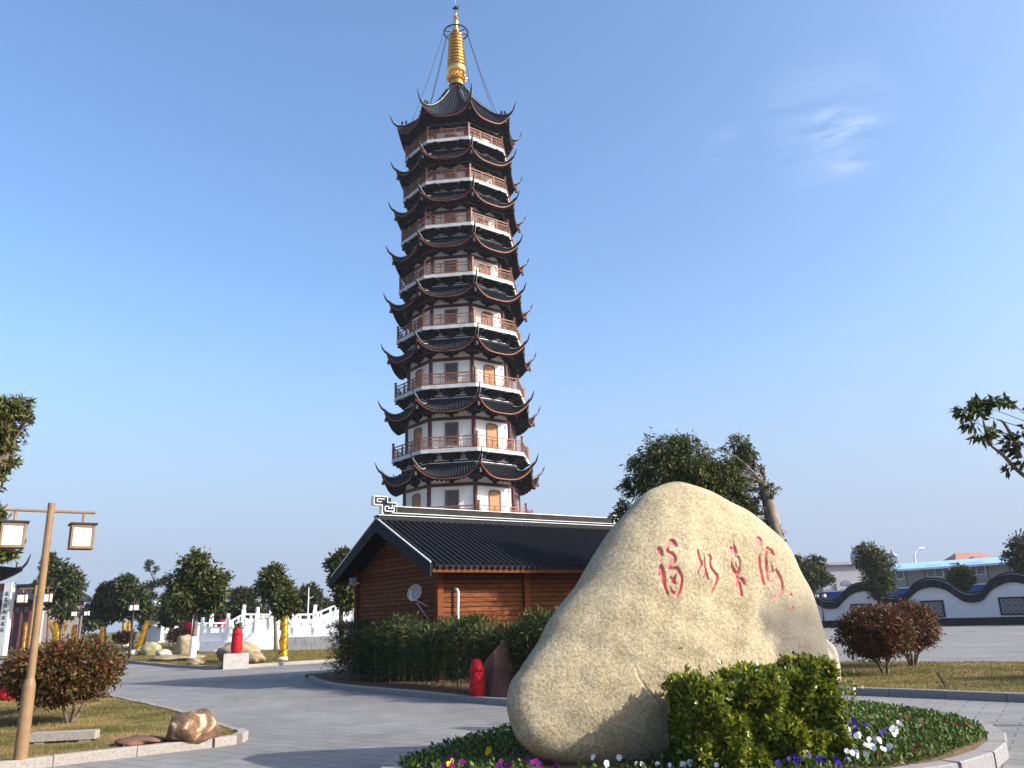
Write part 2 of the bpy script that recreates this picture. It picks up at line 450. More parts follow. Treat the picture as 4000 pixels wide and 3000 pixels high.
def foreground_rock_material():
    m, n, l, b = nmat('rock_mixed')
    t = n.new('ShaderNodeTexCoord')
    x = n.new('ShaderNodeTexNoise'); x.inputs['Scale'].default_value = 2.6; x.inputs['Detail'].default_value = 7; x.inputs['Distortion'].default_value = 1.2
    l.new(t.outputs['Object'], x.inputs['Vector'])
    r = n.new('ShaderNodeValToRGB'); e = r.color_ramp.elements
    while len(e) < 5: e.new(0.5)
    for q, (p, c) in zip(e, ((0.3, (0.03, 0.022, 0.022)), (0.42, (0.10, 0.055, 0.032)), (0.52, (0.20, 0.105, 0.038)), (0.60, (0.48, 0.40, 0.28)), (0.68, (0.16, 0.075, 0.05)))):
        q.position, q.color = p, (*c, 1)
    l.new(x.outputs['Fac'], r.inputs[0]); l.new(r.outputs[0], b.inputs['Base Color'])
    b.inputs['Roughness'].default_value = 0.85
    y = n.new('ShaderNodeTexNoise'); y.inputs['Scale'].default_value = 16; y.inputs['Detail'].default_value = 7
    l.new(t.outputs['Object'], y.inputs['Vector'])
    bp = n.new('ShaderNodeBump'); bp.inputs['Strength'].default_value = 0.6; bp.inputs['Distance'].default_value = 0.04
    l.new(y.outputs['Fac'], bp.inputs['Height']); l.new(bp.outputs[0], b.inputs['Normal'])
    MATS['rock_mixed'] = m
foreground_rock_material()

# ------------------------------------------------------------------ mesh tools
WM = {}
I4 = Matrix.Identity(4)
def place(o, parent=None, M=I4):
    COL.objects.link(o)
    WM[o] = M
    if parent is not None:
        o.parent = parent
        o.matrix_basis = WM[parent].inverted() @ M
    else:
        o.matrix_basis = M
    return o
def tag(o, label, cat, group=None):
    o['label'] = label
    o['category'] = cat
    if group:
        o['group'] = group
    return o
def kind(o, k):
    o['kind'] = k
    return o
def thing(name, label, cat, loc, rotz=0.0, group=None, scale=1.0):
    o = bpy.data.objects.new(name, None)
    o.empty_display_size = 0.2
    place(o, None, Matrix.Translation(Vector(loc)) @ Matrix.Rotation(rotz, 4, 'Z') @ Matrix.Scale(scale, 4))
    return tag(o, label, cat, group)
def inst(me, name, parent, M):
    return place(bpy.data.objects.new(name, me), parent, M)

class MB:
    def __init__(s):
        s.v, s.f, s.T = [], [], None
    def add(s, vs, fs):
        b = len(s.v)
        if s.T is not None:
            vs = [s.T @ Vector(p) for p in vs]
        s.v += [tuple(p) for p in vs]
        s.f += [tuple(b + i for i in q) for q in fs]
        return s
    def hexa(s, p):          # 8 points: bottom 4 ccw, top 4 ccw
        return s.add(p, [(0, 3, 2, 1), (4, 5, 6, 7), (0, 1, 5, 4), (1, 2, 6, 5), (2, 3, 7, 6), (3, 0, 4, 7)])
    def box(s, c, d):
        x, y, z = c
        a, b, h = d[0] / 2, d[1] / 2, d[2] / 2
        return s.hexa([(x - a, y - b, z - h), (x + a, y - b, z - h), (x + a, y + b, z - h), (x - a, y + b, z - h),
                       (x - a, y - b, z + h), (x + a, y - b, z + h), (x + a, y + b, z + h), (x - a, y + b, z + h)])
    def bar(s, p, q, w, h, up=(0, 0, 1)):
        p, q = Vector(p), Vector(q)
        d = (q - p).normalized()
        upv = Vector(up)
        if abs(d.dot(upv)) > 0.98:
            upv = Vector((0, 1, 0))
        x = d.cross(upv).normalized() * (w / 2)
        y = x.cross(d).normalized() * (h / 2)
        return s.hexa([p - x - y, p + x - y, q + x - y, q - x - y, p - x + y, p + x + y, q + x + y, q - x + y])
    def tube(s, pts, rad, n=8, cap=True, closed=False):
        pts = [Vector(p) for p in pts]
        if not hasattr(rad, '__len__'):
            rad = [rad] * len(pts)
        N = len(pts)
        up = None
        vs = []
        for i, p in enumerate(pts):
            if closed:
                d = pts[(i + 1) % N] - pts[i - 1]
            else:
                d = pts[min(i + 1, N - 1)] - pts[max(i - 1, 0)]
            d.normalize()
            if up is None:
                up = Vector((0, 0, 1)) if abs(d.z) < 0.9 else Vector((1, 0, 0))
            x = d.cross(up).normalized()
            y = x.cross(d).normalized()
            up = y
            for k in range(n):
                a = 2 * math.pi * k / n
                vs.append(p + (x * math.cos(a) + y * math.sin(a)) * rad[i])
        fs = []
        for i in range(N if closed else N - 1):
            j = (i + 1) % N
            for k in range(n):
                m = (k + 1) % n
                fs.append((i * n + k, i * n + m, j * n + m, j * n + k))
        if cap and not closed:
            fs.append(tuple(range(n))[::-1])
            fs.append(tuple((N - 1) * n + k for k in range(n)))
        return s.add(vs, fs)
    def lathe(s, prof, c=(0, 0, 0), n=16):
        vs, fs = [], []
        for (r, z) in prof:
            for k in range(n):
                a = 2 * math.pi * k / n
                vs.append((c[0] + r * math.cos(a), c[1] + r * math.sin(a), c[2] + z))
        for i in range(len(prof) - 1):
            for k in range(n):
                m = (k + 1) % n
                fs.append((i * n + k, i * n + m, (i + 1) * n + m, (i + 1) * n + k))
        fs.append(tuple(range(n))[::-1])
        fs.append(tuple((len(prof) - 1) * n + k for k in range(n)))
        return s.add(vs, fs)
    def prism(s, poly, z0, z1):
        n = len(poly)
        vs = [(p[0], p[1], z0) for p in poly] + [(p[0], p[1], z1) for p in poly]
        fs = [tuple(range(n))[::-1], tuple(range(n, 2 * n))]
        fs += [(i, (i + 1) % n, n + (i + 1) % n, n + i) for i in range(n)]
        return s.add(vs, fs)
    def extr(s, poly, axis_u, axis_v, org, nrm, t):      # 2-D polygon in a plane, given thickness t along nrm
        u, v, o, w = Vector(axis_u), Vector(axis_v), Vector(org), Vector(nrm)
        n = len(poly)
        a = [o + u * p[0] + v * p[1] for p in poly]
        vs = a + [p + w * t for p in a]
        fs = [tuple(range(n))[::-1], tuple(range(n, 2 * n))]
        fs += [(i, (i + 1) % n, n + (i + 1) % n, n + i) for i in range(n)]
        return s.add(vs, fs)
    def mesh(s, name, m, smooth=False):
        me = bpy.data.meshes.new(name)
        me.from_pydata(s.v, [], s.f)
        me.materials.append(MATS[m] if isinstance(m, str) else m)
        if smooth:
            me.shade_smooth()
            if smooth != 'all':
                try:
                    me.set_sharp_from_angle(angle=R(40))
                except Exception:
                    pass
        me.update()
        return me
    def build(s, name, m, parent=None, M=None, origin=None, smooth=False, local=False):
        if origin is not None:
            o = Vector(origin)
            s.v = [(p[0] - o.x, p[1] - o.y, p[2] - o.z) for p in s.v]
            M = Matrix.Translation(o)
        if local:
            M = WM[parent]
        return place(bpy.data.objects.new(name, s.mesh(name, m, smooth)), parent, M or I4)

def np_mesh(name, V, Q, m, smooth=False):
    me = bpy.data.meshes.new(name)
    V = np.ascontiguousarray(V, dtype=np.float32)
    Q = np.ascontiguousarray(Q, dtype=np.int32)
    nq, k = Q.shape
    me.vertices.add(len(V)); me.vertices.foreach_set('co', V.ravel())
    me.loops.add(nq * k); me.loops.foreach_set('vertex_index', Q.ravel())
    me.polygons.add(nq); me.polygons.foreach_set('loop_start', np.arange(0, nq * k, k, dtype=np.int32))
    me.polygons.foreach_set('loop_total', np.full(nq, k, dtype=np.int32))
    me.materials.append(MATS[m] if isinstance(m, str) else m)
    me.update(calc_edges=True)
    me.validate()
    if smooth:
        me.shade_smooth()
    return me
def unit(a):
    return a / np.maximum(np.linalg.norm(a, axis=1, keepdims=True), 1e-9)
def leaves(P, A, L, W, fold=0.15):
    """one folded leaf (a quad) per row of P, pointing along A"""
    n = len(P)
    A = unit(A)
    B = unit(np.cross(A, unit(RNG.normal(size=(n, 3)))))
    C = np.cross(A, B)
    s = RNG.uniform(0.7, 1.25, (n, 1))
    L, W = L * s, W * s
    V = np.empty((n, 4, 3))
    V[:, 0] = P
    V[:, 1] = P + A * L * 0.45 + B * W * 0.5 + C * W * fold
    V[:, 2] = P + A * L
    V[:, 3] = P + A * L * 0.45 - B * W * 0.5 + C * W * fold
    return V.reshape(-1, 3), np.arange(n * 4).reshape(n, 4)
def blob_leaves(blobs, n, L, W, clump=0.28, per=26, droop=0.3, shell=2.2, flat=0.8):
    """leaves gathered in twig clumps spread through ellipsoids; blobs = [(centre, (rx, ry, rz))]"""
    vol = np.array([b[1][0] * b[1][1] * b[1][2] for b in blobs]) ** 0.72
    cnt = np.maximum(1, (n / per * vol / vol.sum()).astype(int))
    Ps, As = [], []
    for (c, r), k in zip(blobs, cnt):
        c, r = np.array(c, float), np.array(r, float)
        d = unit(RNG.normal(size=(k, 3)))
        rad = RNG.uniform(0.05, 1, (k, 1)) ** (1 / shell)
        cc = d * rad * r * RNG.uniform(0.82, 1.12, (k, 1))
        sz = clump * r.mean() * RNG.uniform(0.6, 1.35, (k, 1))
        q = np.repeat(cc, per, 0) + RNG.normal(size=(k * per, 3)) * np.repeat(sz, per, 0) * np.array([0.6, 0.6, 0.6 * flat])
        a = unit(q / r) * 0.7 + RNG.normal(size=q.shape) * 0.7
        a[:, 2] -= droop
        Ps.append(q + c); As.append(a)
    return leaves(np.vstack(Ps), np.vstack(As), L, W)

def grass_blades(name, poly, n, h, m='grass_dry', z=0.1, per_clump=1):
    xs = np.array([p[0] for p in poly]); ys = np.array([p[1] for p in poly])
    pts = []
    while sum(len(p) for p in pts) < n:
        q = np.column_stack([RNG.uniform(xs.min(), xs.max(), n), RNG.uniform(ys.min(), ys.max(), n)])
        pts.append(q[inside(q, poly)])
    q = np.vstack(pts)[:n]
    P = np.column_stack([q, np.full(len(q), z)])
    A = RNG.normal(size=(len(q), 3)) * 0.55
    A[:, 2] = 1
    V, Q = leaves(P, A, h, h * 0.16)
    o = bpy.data.objects.new(name, np_mesh(name, V, Q, m))
    return kind(place(o), 'stuff')
def inside(q, poly):
    x, y = q[:, 0], q[:, 1]
    r = np.zeros(len(q), bool)
    n = len(poly)
    for i in range(n):
        x1, y1 = poly[i][0], poly[i][1]
        x2, y2 = poly[(i + 1) % n][0], poly[(i + 1) % n][1]
        if y1 == y2:
            continue
        c = ((y1 > y) != (y2 > y)) & (x < (x2 - x1) * (y - y1) / (y2 - y1) + x1)
        r ^= c
    return r
def smooth_closed(pts, k=6):
    n = len(pts)
    out = []
    for i in range(n):
        p0, p1, p2, p3 = (Vector(pts[(i + j - 1) % n]) for j in range(4))
        for s in range(k):
            t = s / k
            out.append(0.5 * ((2 * p1) + (p2 - p0) * t + (2 * p0 - 5 * p1 + 4 * p2 - p3) * t * t + (3 * p1 - p0 - 3 * p2 + p3) * t ** 3))
    return out
def smooth_open(pts, k=6):
    pts = [Vector(p) for p in pts]
    n = len(pts)
    out = []
    for i in range(n - 1):
        p0, p1, p2, p3 = pts[max(i - 1, 0)], pts[i], pts[i + 1], pts[min(i + 2, n - 1)]
        for s in range(k):
            t = s / k
            out.append(0.5 * ((2 * p1) + (p2 - p0) * t + (2 * p0 - 5 * p1 + 4 * p2 - p3) * t * t + (3 * p1 - p0 - 3 * p2 + p3) * t ** 3))
    out.append(pts[-1])
    return out
def kerb_stones(parent, pts, length=1.0, w=0.16, z0=-0.05, z1=0.125, m='kerb_granite', side=0.0):
    """kerb stones laid end to end along a polyline, each one a piece of its own"""
    pts = [Vector((p[0], p[1], 0)) for p in pts]
    d = [0.0]
    for a, b in zip(pts, pts[1:]):
        d.append(d[-1] + (b - a).length)
    def P(s):
        s = min(max(s, 0), d[-1] - 1e-6)
        for i in range(len(d) - 1):
            if s <= d[i + 1]:
                t = (s - d[i]) / max(d[i + 1] - d[i], 1e-9)
                return pts[i].lerp(pts[i + 1], t)
        return pts[-1]
    n = max(1, round(d[-1] / length))
    for i in range(n):
        a, b = P(d[-1] * i / n), P(d[-1] * (i + 1) / n)
        t = (b - a).normalized()
        nn = Vector((-t.y, t.x, 0))
        a, b = a + t * 0.005, b - t * 0.005
        j = random.uniform(-0.006, 0.006)
        o = nn * (side * w / 2)
        h, c = nn * (w / 2), 0.014
        a, b = a + o, b + o
        mb = MB()
        prof = [(-w / 2, z0), (w / 2, z0), (w / 2, z1 - c + j), (w / 2 - c, z1 + j), (-w / 2 + c, z1 + j), (-w / 2, z1 - c + j)]
        va = [a + nn * p[0] + Vector((0, 0, p[1])) for p in prof]
        vb = [b + nn * p[0] + Vector((0, 0, p[1])) for p in prof]
        k = len(prof)
        mb.add(va + vb, [tuple(range(k)), tuple(range(2 * k - 1, k - 1, -1))] + [(q, k + q, k + (q + 1) % k, (q + 1) % k) for q in range(k)])
        mb.build('kerb_stone', m, parent)

# ------------------------------------------------------------------ the ground, paving, lawns
def sheet(name, poly, z, m):
    mb = MB()
    mb.add([(p[0], p[1], z) for p in poly], [tuple(range(len(poly)))])
    return kind(mb.build(name, m), 'structure')
def raised(name, poly, z, m, z0=-0.03):
    mb = MB()
    mb.prism([(p[0], p[1]) for p in poly], z0, z)
    return kind(mb.build(name, m), 'structure')
G = lambda px, py, z=0.0: tuple(ground(px, py, z))[:2]

sheet('ground', [(-2500, -300), (2500, -300), (2500, 4000), (-2500, 4000)], -0.012, 'lawn_ground')
sheet('paved_road', [(-70, -25), (75, -25), (75, 40), (47, 52.4), (29.2, 76.4), (20, 88), (-20, 66), (-70, 66)], 0.0, 'paving')

lawn_left = [(-13, 5.7), (-6.23, 11.11), (-4.45, 12.5), (-4.22, 12.75), (-4.2, 13.0), (-4.4, 13.4), (-7.06, 17.34), (-10.49, 21.76), (-15, 27.2), (-18, 29), (-24, 28), (-28, 16)]
lawn_right = [(6.24, 17.08), (8.44, 14.8), (12.5, 10.8), (19, 17.5), (18, 19.3), (13.1, 22.68), (9.52, 25.15), (7.6, 26.2), (6.2, 23.5), (5.8, 19)]
edge_back = [(-40, 63), (-31, 55), G(430, 2577), G(560, 2594), G(700, 2607), G(870, 2615), G(1000, 2605), G(1290, 2586), G(1480, 2574)]
lawn_back = edge_back + [(-3.5, 50), (-3.5, 64), (-38, 64.5)]
plot_edge = [G(1225, 2655), G(1250, 2672), G(1330, 2690), G(1500, 2707), G(1700, 2726), G(1850, 2741), G(1990, 2755)]
plot = plot_edge + [(1.6, 15.4), (4.2, 15.9), (5.2, 18), (5.6, 23), (8.5, 29), (-1, 36), (-7.0, 28)]
o1 = raised('lawn', lawn_left, 0.10, 'lawn_ground')
o2 = raised('lawn', lawn_right, 0.10, 'lawn_ground')
o3 = raised('lawn', lawn_back, 0.10, 'lawn_ground')
o4 = raised('planting_bed', plot, 0.09, 'soil')
kerb_stones(o1, lawn_left[:3], 1.0, side=-1)
kerb_stones(o1, lawn_left[2:6], 0.35, side=-1)
kerb_stones(o1, lawn_left[5:10], 1.0, w=0.12, side=-1, z1=0.115)
kerb_stones(o2, lawn_right[:3], 1.0, side=-1, m='kerb_grey', z1=0.14)
kerb_stones(o2, lawn_right[4:8], 1.0, side=-1, m='kerb_grey', z1=0.115)
kerb_stones(o3, edge_back, 1.2, side=-1, w=0.2)
kerb_stones(o4, [Vector((*p, 0)) for p in plot_edge] + [Vector((1.6, 15.4, 0))], 1.0, side=-1, m='kerb_grey')

bed_ctrl = [(-1.35, 9.4), (-1.17, 10.21), (-0.48, 11.46), (0.8, 12.6), (2.6, 13.6), (4.4, 13.9), (5.29, 13.44), (5.72, 12.32), (5.71, 11.29), (5.21, 9.98), (4.2, 8.8), (2.8, 8.2), (1.0, 8.0), (-0.5, 8.4)]
bed = [(p.x, p.y) for p in smooth_closed([Vector((*p, 0)) for p in bed_ctrl], 5)]
BC = Vector((2.2, 10.9, 0))
def bed_z(x, y):
    s = max(abs(x - BC.x) / 3.6, abs(y - BC.y) / 2.9)
    return 0.11 + 0.12 * max(0.0, 1 - s * s)
mb = MB()
rings = [[BC.lerp(Vector((*p, 0)), s) for p in bed] for s in (1.0, 0.85, 0.65, 0.45, 0.25)]
vs = [(p.x, p.y, -0.03) for p in rings[0]]
for ring in rings:
    vs += [(p.x, p.y, bed_z(p.x, p.y)) for p in ring]
nb = len(bed)
fs = [(i * nb + k, i * nb + (k + 1) % nb, (i + 1) * nb + (k + 1) % nb, (i + 1) * nb + k) for i in range(5) for k in range(nb)]
fs.append(tuple(5 * nb + k for k in range(nb)))
mb.add(vs, fs)
o5 = kind(mb.build('flower_bed', 'soil', smooth='all'), 'structure')
kerb_stones(o5, [Vector((*p, 0)) for p in bed + bed[:1]], 0.75, w=0.2, side=1, z1=0.16, m='kerb_grey')

grass_blades('grass', [p for p in lawn_left[:10]] + [(-24, 24), (-20, 10)], 42000, 0.055)
grass_blades('grass', lawn_right, 30000, 0.06)
grass_blades('grass', edge_back + [(-4, 58), (-34, 60)], 30000, 0.09)

# ------------------------------------------------------------------ pagoda
def pagoda():
    Dc = 70.0
    base = at_dist(1807, 1935, Dc)
    cx, cy = base.x, base.y
    tocam = math.atan2(-cx, -cy)            # azimuth of the direction to the camera, from +y clockwise
    def pol(az_deg, r, z=0.0):             # az measured from "towards the camera", positive to the viewer's right
        dirc = Vector((-cx, -cy, 0)).normalized()
        right = Vector((-dirc.y, dirc.x, 0))
        if right.x < 0:
            right = -right
        a = R(az_deg)
        return Vector((cx, cy, z)) + (dirc * math.cos(a) + right * math.sin(a)) * r
    OFF = 12.0
    corner = lambda k, r, z: pol(OFF + 45 * k, r, z)
    T = thing('pagoda', 'tall dark-roofed octagonal pagoda with white walls and a gold spire', 'pagoda', (cx, cy, 0))
    ys = [2021, 1745, 1494, 1261, 1059, 865, 692, 530]
    Rs = [6.25 - 0.165 * i for i in range(8)]            # balcony slab circumradius
    S = [z_at(y, corner(0, Rs[i], 0)[:2]) for i, y in enumerate(ys)]
    S.append(S[-1] + (S[-1] - S[-2]) * 0.98)
    # ground storey, hidden by the hut: plinth and wall up to the first balcony
    mb = MB(); mb.prism([corner(k, 9.5, 0)[:2] for k in range(8)], 0, 1.4); mb.build('plinth', 'grey_wall', T)
    mb = MB(); mb.prism([corner(k, 5.2, 0)[:2] for k in range(8)], 1.4, S[0] - 0.5); mb.build('wall', 'white_plaster', T)

    def ring(mb, r0, r1, z0, z1):
        for k in range(8):
            mb.hexa([corner(k, r0, z0), corner(k, r1, z0), corner(k + 1, r1, z0), corner(k + 1, r0, z0),
                     corner(k, r0, z1), corner(k, r1, z1), corner(k + 1, r1, z1), corner(k + 1, r0, z1)])
    def roof(z_in, r_in, z_e, r_e, lift, hook, top=False, soff_z=None, soff_r=None):
        """one tiled skirt roof with upswept corners"""
        NU, NV = 12, 8
        def pt(k, u, v):                   # u along the eave 0..1, v from the inner edge 0 to the eave 1
            e = abs(2 * u - 1)
            r = r_in + (r_e - r_in) * v
            a, b = corner(k, r, 0), corner(k + 1, r, 0)
            p = a.lerp(b, u)
            rise = (e ** 3.2) * (v ** 2.0) * lift
            bow = 1 + 0.035 * (e ** 4) * v - 0.012 * v
            q = Vector((cx, cy, 0)) + (p - Vector((cx, cy, 0))) * bow
            sag = max(0.0, 1 - v) ** (1.35 if top else 1.5)
            q.z = z_e + (z_in - z_e) * sag + rise
            return q
        th = 0.26
        mb = MB()
        for k in range(8):
            vs, fs = [], []
            for j in range(NV + 1):
                for i in range(NU + 1):
                    vs.append(pt(k, i / NU, j / NV))
            for j in range(NV):
                for i in range(NU):
                    a = j * (NU + 1) + i
                    fs.append((a, a + 1, a + NU + 2, a + NU + 1))
            mb.add(vs, fs)
        ro = mb.build('roof', 'tile_dark', T, smooth=True)
        # tile rows: thin round ribs running down each face
        mb = MB()
        W = (corner(0, r_e, 0) - corner(1, r_e, 0)).length
        nr = int(W / 0.27)
        for k in range(8):
            for i in range(nr):
                u = (i + 0.5) / nr
                v0 = 0.0 if not top else max(0.0, abs(2 * u - 1) - 0.02) * 0.0
                pts = []
                for j in range(11 if top else 6):
                    v = v0 + (1.012 - v0) * j / (10 if top else 5)
                    if top:
                        # ribs run square to the eave and die into the hips
                        uu = 0.5 + (u - 0.5) * r_e / max(0.4, (r_in + (r_e - r_in) * v))
                        if uu < 0.02 or uu > 0.98:
                            continue
                        p = pt(k, uu, v)
                    else:
                        p = pt(k, u, v)
                    pts.append(p + Vector((0, 0, 0.03)))
                if len(pts) > 1:
                    mb.tube(pts, 0.062, 5)
        kind(mb.build('tile_rows', 'tile_dark', ro), 'stuff')
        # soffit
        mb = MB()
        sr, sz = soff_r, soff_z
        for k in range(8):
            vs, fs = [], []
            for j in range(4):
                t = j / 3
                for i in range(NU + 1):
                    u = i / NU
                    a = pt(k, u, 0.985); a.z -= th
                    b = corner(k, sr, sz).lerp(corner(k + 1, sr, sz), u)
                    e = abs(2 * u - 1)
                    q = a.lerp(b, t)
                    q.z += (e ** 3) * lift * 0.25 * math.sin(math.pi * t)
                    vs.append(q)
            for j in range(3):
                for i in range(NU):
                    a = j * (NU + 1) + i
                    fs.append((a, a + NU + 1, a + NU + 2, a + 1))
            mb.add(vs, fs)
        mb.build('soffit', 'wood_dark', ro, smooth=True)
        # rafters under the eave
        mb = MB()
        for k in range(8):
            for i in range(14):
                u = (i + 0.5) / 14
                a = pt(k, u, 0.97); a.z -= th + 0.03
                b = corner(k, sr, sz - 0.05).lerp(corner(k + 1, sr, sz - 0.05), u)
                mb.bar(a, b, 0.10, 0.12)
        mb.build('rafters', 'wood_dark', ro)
        for k in range(8):
            mb = MB()
            for i in range(NU):
                p, q = pt(k, i / NU, 1.0), pt(k, (i + 1) / NU, 1.0)
                out = (p + q) / 2 - Vector((cx, cy, (p.z + q.z) / 2)); out.z = 0; out.normalize()
                z = Vector((0, 0, 1))
                mb.hexa([p - out * 0.12 - z * 0.165, p + out * 0.015 - z * 0.165, q + out * 0.015 - z * 0.165, q - out * 0.12 - z * 0.165,
                         p - out * 0.12 - z * 0.08, p + out * 0.015 - z * 0.08, q + out * 0.015 - z * 0.08, q - out * 0.12 - z * 0.08])
            mb.build('eave_board', 'eave_orange', ro)
            # hip ridge sweeping out into the hooked tip
            pts, rad = [], []
            v0 = 0.06 if top else 0.12
            for j in range(9):
                v = v0 + (1 - v0) * j / 8
                p = pt(k, 0, v); p.z += 0.10
                pts.append(p); rad.append(0.12)
            d = (pts[-1] - pts[-2]).normalized()
            out = Vector((d.x, d.y, 0)).normalized()
            for (s, h, rr) in ((0.28, 0.20, 0.105), (0.50, 0.46, 0.08), (0.68, 0.82, 0.05), (0.84, 1.30, 0.02)):
                pts.append(pt(k, 0, 1) + out * s * hook + Vector((0, 0, 0.1 + h * hook))); rad.append(rr)
            mb = MB(); mb.tube(pts, rad, 6); rg = mb.build('hip_ridge', 'ridge_dark', ro, smooth=True)
            mb = MB()
            side = Vector((-out.y, out.x, 0))
            for sg in (-1, 1):
                mb.tube([p + side * (sg * r * 1.0) + Vector((0, 0, r * 0.35)) for p, r in zip(pts[1:-2], rad[1:-2])], 0.018, 4)
            mb.build('ridge_line', 'ridge_white', rg)
            # wind bell
            p = pt(k, 0, 0.93); p.z -= 0.32
            mb = MB(); mb.tube([p + Vector((0, 0, 0.30)), p + Vector((0, 0, -0.1))], 0.015, 4)
            mb.lathe([(0.04, -0.12), (0.09, -0.16), (0.11, -0.36), (0.15, -0.46), (0.02, -0.47)], p, 8)
            mb.build('wind_bell', 'bell_bronze', ro, smooth=True)
        # ridge round the head of the roof
        if not top:
            mb = MB(); ring(mb, r_in - 0.12, r_in + 0.20, z_in - 0.02, z_in + 0.16); ring(mb, r_in - 0.12, r_in + 0.12, z_in + 0.22, z_in + 0.36); mb.build('top_ridge', 'ridge_dark', ro)
            mb = MB(); ring(mb, r_in - 0.12, r_in + 0.17, z_in + 0.162, z_in + 0.218); ring(mb, r_in - 0.12, r_in + 0.13, z_in + 0.362, z_in + 0.42); mb.build('ridge_line', 'ridge_white', ro)
        return ro, pt

    def bracket_mesh(h, w):
        mb = MB()
        prof = [(0.00, 0.18, 0.16), (0.18, 0.30, 0.26), (0.30, 0.20, 0.24), (0.42, 0.62, 0.34), (0.56, 0.40, 0.40), (0.66, 0.95, 0.52), (0.82, 0.62, 0.60), (0.9, 1.15, 0.72), (1.0, 0, 0)]
        for (a, wd, dp), (b, _, _) in zip(prof, prof[1:]):
            mb.box((0, -dp * w / 2 + 0.05, (a + b) / 2 * h), (wd * w, dp * w + 0.1, (b - a) * h + 0.002))
        for s in (-1, 1):
            mb.box((s * 0.42 * w, -0.16, 0.62 * h), (0.16 * w, 0.3, 0.14 * h))
            mb.box((s * 0.30 * w, -0.13, 0.40 * h), (0.14 * w, 0.26, 0.12 * h))
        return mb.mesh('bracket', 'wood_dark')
    def facing(az):                          # matrix whose -y looks outwards along az
        d = pol(az, 1, 0) - Vector((cx, cy, 0))
        return Matrix.Rotation(math.atan2(d.x, -d.y), 4, 'Z')

    for i in range(8):
        z0, z1 = S[i], S[i + 1]
        h = z1 - z0
        rs = Rs[i]
        rw = rs - 1.32
        last = i == 7
        # balcony slab
        mb = MB(); ring(mb, rw - 0.3, rs, z0 - 0.30, z0); mb.build('balcony_slab', 'slab_grey', T)
        # wall of the storey (two bands of plaster) with beam, columns
        fw = 0.485 - 0.029 * max(0, i - 1)
        zb = z0 + fw * h
        zs = z0 + (fw + 0.165) * h
        mb = MB(); mb.prism([corner(k, rw, 0)[:2] for k in range(8)], z0 - 0.02, zs + 0.02)
        wall = mb.build('wall', 'white_plaster', T)
        mb = MB(); ring(mb, rw - 0.05, rw + 0.10, zb, zb + 0.26); mb.build('tie_beam', 'wood_maroon', wall)
        mb = MB(); ring(mb, rw + 0.62, rw + 0.78, zs - 0.28, zs - 0.14); mb.build('purlin', 'purlin', wall)
        mb = MB(); ring(mb, rw + 0.16, rw + 0.30, zs - 0.06, zs + 0.05); mb.build('purlin', 'purlin', wall)
        for k in range(8):
            p = corner(k, rw + 0.02, z0)
            mb = MB(); mb.tube([p, p + Vector((0, 0, zb - z0))], 0.17, 10); mb.build('column', 'wood_maroon', wall, smooth=True)
        bh = zs - (zb + 0.26)
        br = bracket_mesh(bh, 1.35)
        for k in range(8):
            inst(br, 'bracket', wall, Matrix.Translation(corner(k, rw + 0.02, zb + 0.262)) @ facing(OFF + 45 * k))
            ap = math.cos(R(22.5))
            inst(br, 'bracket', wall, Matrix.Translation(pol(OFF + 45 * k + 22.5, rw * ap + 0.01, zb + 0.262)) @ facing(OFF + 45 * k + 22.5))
        # openings: doors and windows turn about
        ap = math.cos(R(22.5))
        for k in range(8):
            az = OFF + 45 * k + 22.5
            M = Matrix.Translation(pol(az, rw * ap, z0)) @ facing(az)
            hh = (zb - z0)
            if k % 2 == 0:                   # door with clipped upper corners
                w, t = 1.02, min(2.35, hh - 0.3)
                c = 0.22
                outl = [(-w / 2, 0), (w / 2, 0), (w / 2, t - c), (w / 2 - c * 0.35, t - c * 0.35), (w / 2 - c, t), (-w / 2 + c, t), (-w / 2 + c * 0.35, t - c * 0.35), (-w / 2, t - c)]
                mb = MB(); mb.extr(outl, (1, 0, 0), (0, 0, 1), (0, 0.05, 0), (0, -1, 0), 0.085)
                dd = place(bpy.data.objects.new('door', mb.mesh('door', 'wood_door' if i in (0, 1, 2) else 'wood_door_red')), wall, M)
                mb = MB()
                ol2 = [(x * 1.16, (y * 1.045 if y else 0)) for x, y in outl]
                for (a, b), (a2, b2) in zip(list(zip(outl, ol2))[1:] , list(zip(outl, ol2))[2:] + [(outl[0], ol2[0])]):
                    mb.hexa([(a[0], 0.04, a[1]), (b[0], 0.04, b[1]), (b2[0], 0.04, b2[1]), (a2[0], 0.04, a2[1]),
                             (a[0], -0.10, a[1]), (b[0], -0.10, b[1]), (b2[0], -0.10, b2[1]), (a2[0], -0.10, a2[1])])
                place(bpy.data.objects.new('door_frame', mb.mesh('door_frame', 'frame_grey')), wall, M)
            else:
                w, b0, b1 = 0.90, 0.62, min(2.3, hh - 0.32)
                mb = MB(); mb.box((0, -0.005, (b0 + b1) / 2), (w, 0.04, b1 - b0))
                ww = place(bpy.data.objects.new('window', mb.mesh('window', 'window_dark')), wall, M)
                mb = MB()
                for s in (-1, 1):
                    mb.box((s * (w / 2 + 0.06), -0.03, (b0 + b1) / 2), (0.12, 0.16, b1 - b0 + 0.24))
                    mb.box((0, -0.03, (b0 + b1) / 2 + s * ((b1 - b0) / 2 + 0.06)), (w - 0.004, 0.16, 0.12))
                place(bpy.data.objects.new('window_frame', mb.mesh('window_frame', 'frame_grey')), wall, M)
                mb = MB()
                for q in range(7):
                    mb.box((-w / 2 + w * (q + 0.5) / 7, -0.05, (b0 + b1) / 2), (0.045, 0.045, b1 - b0))
                place(bpy.data.objects.new('window_bars', mb.mesh('window_bars', 'frame_grey')), wall, M)
        # railing
        rr = rs - 0.14
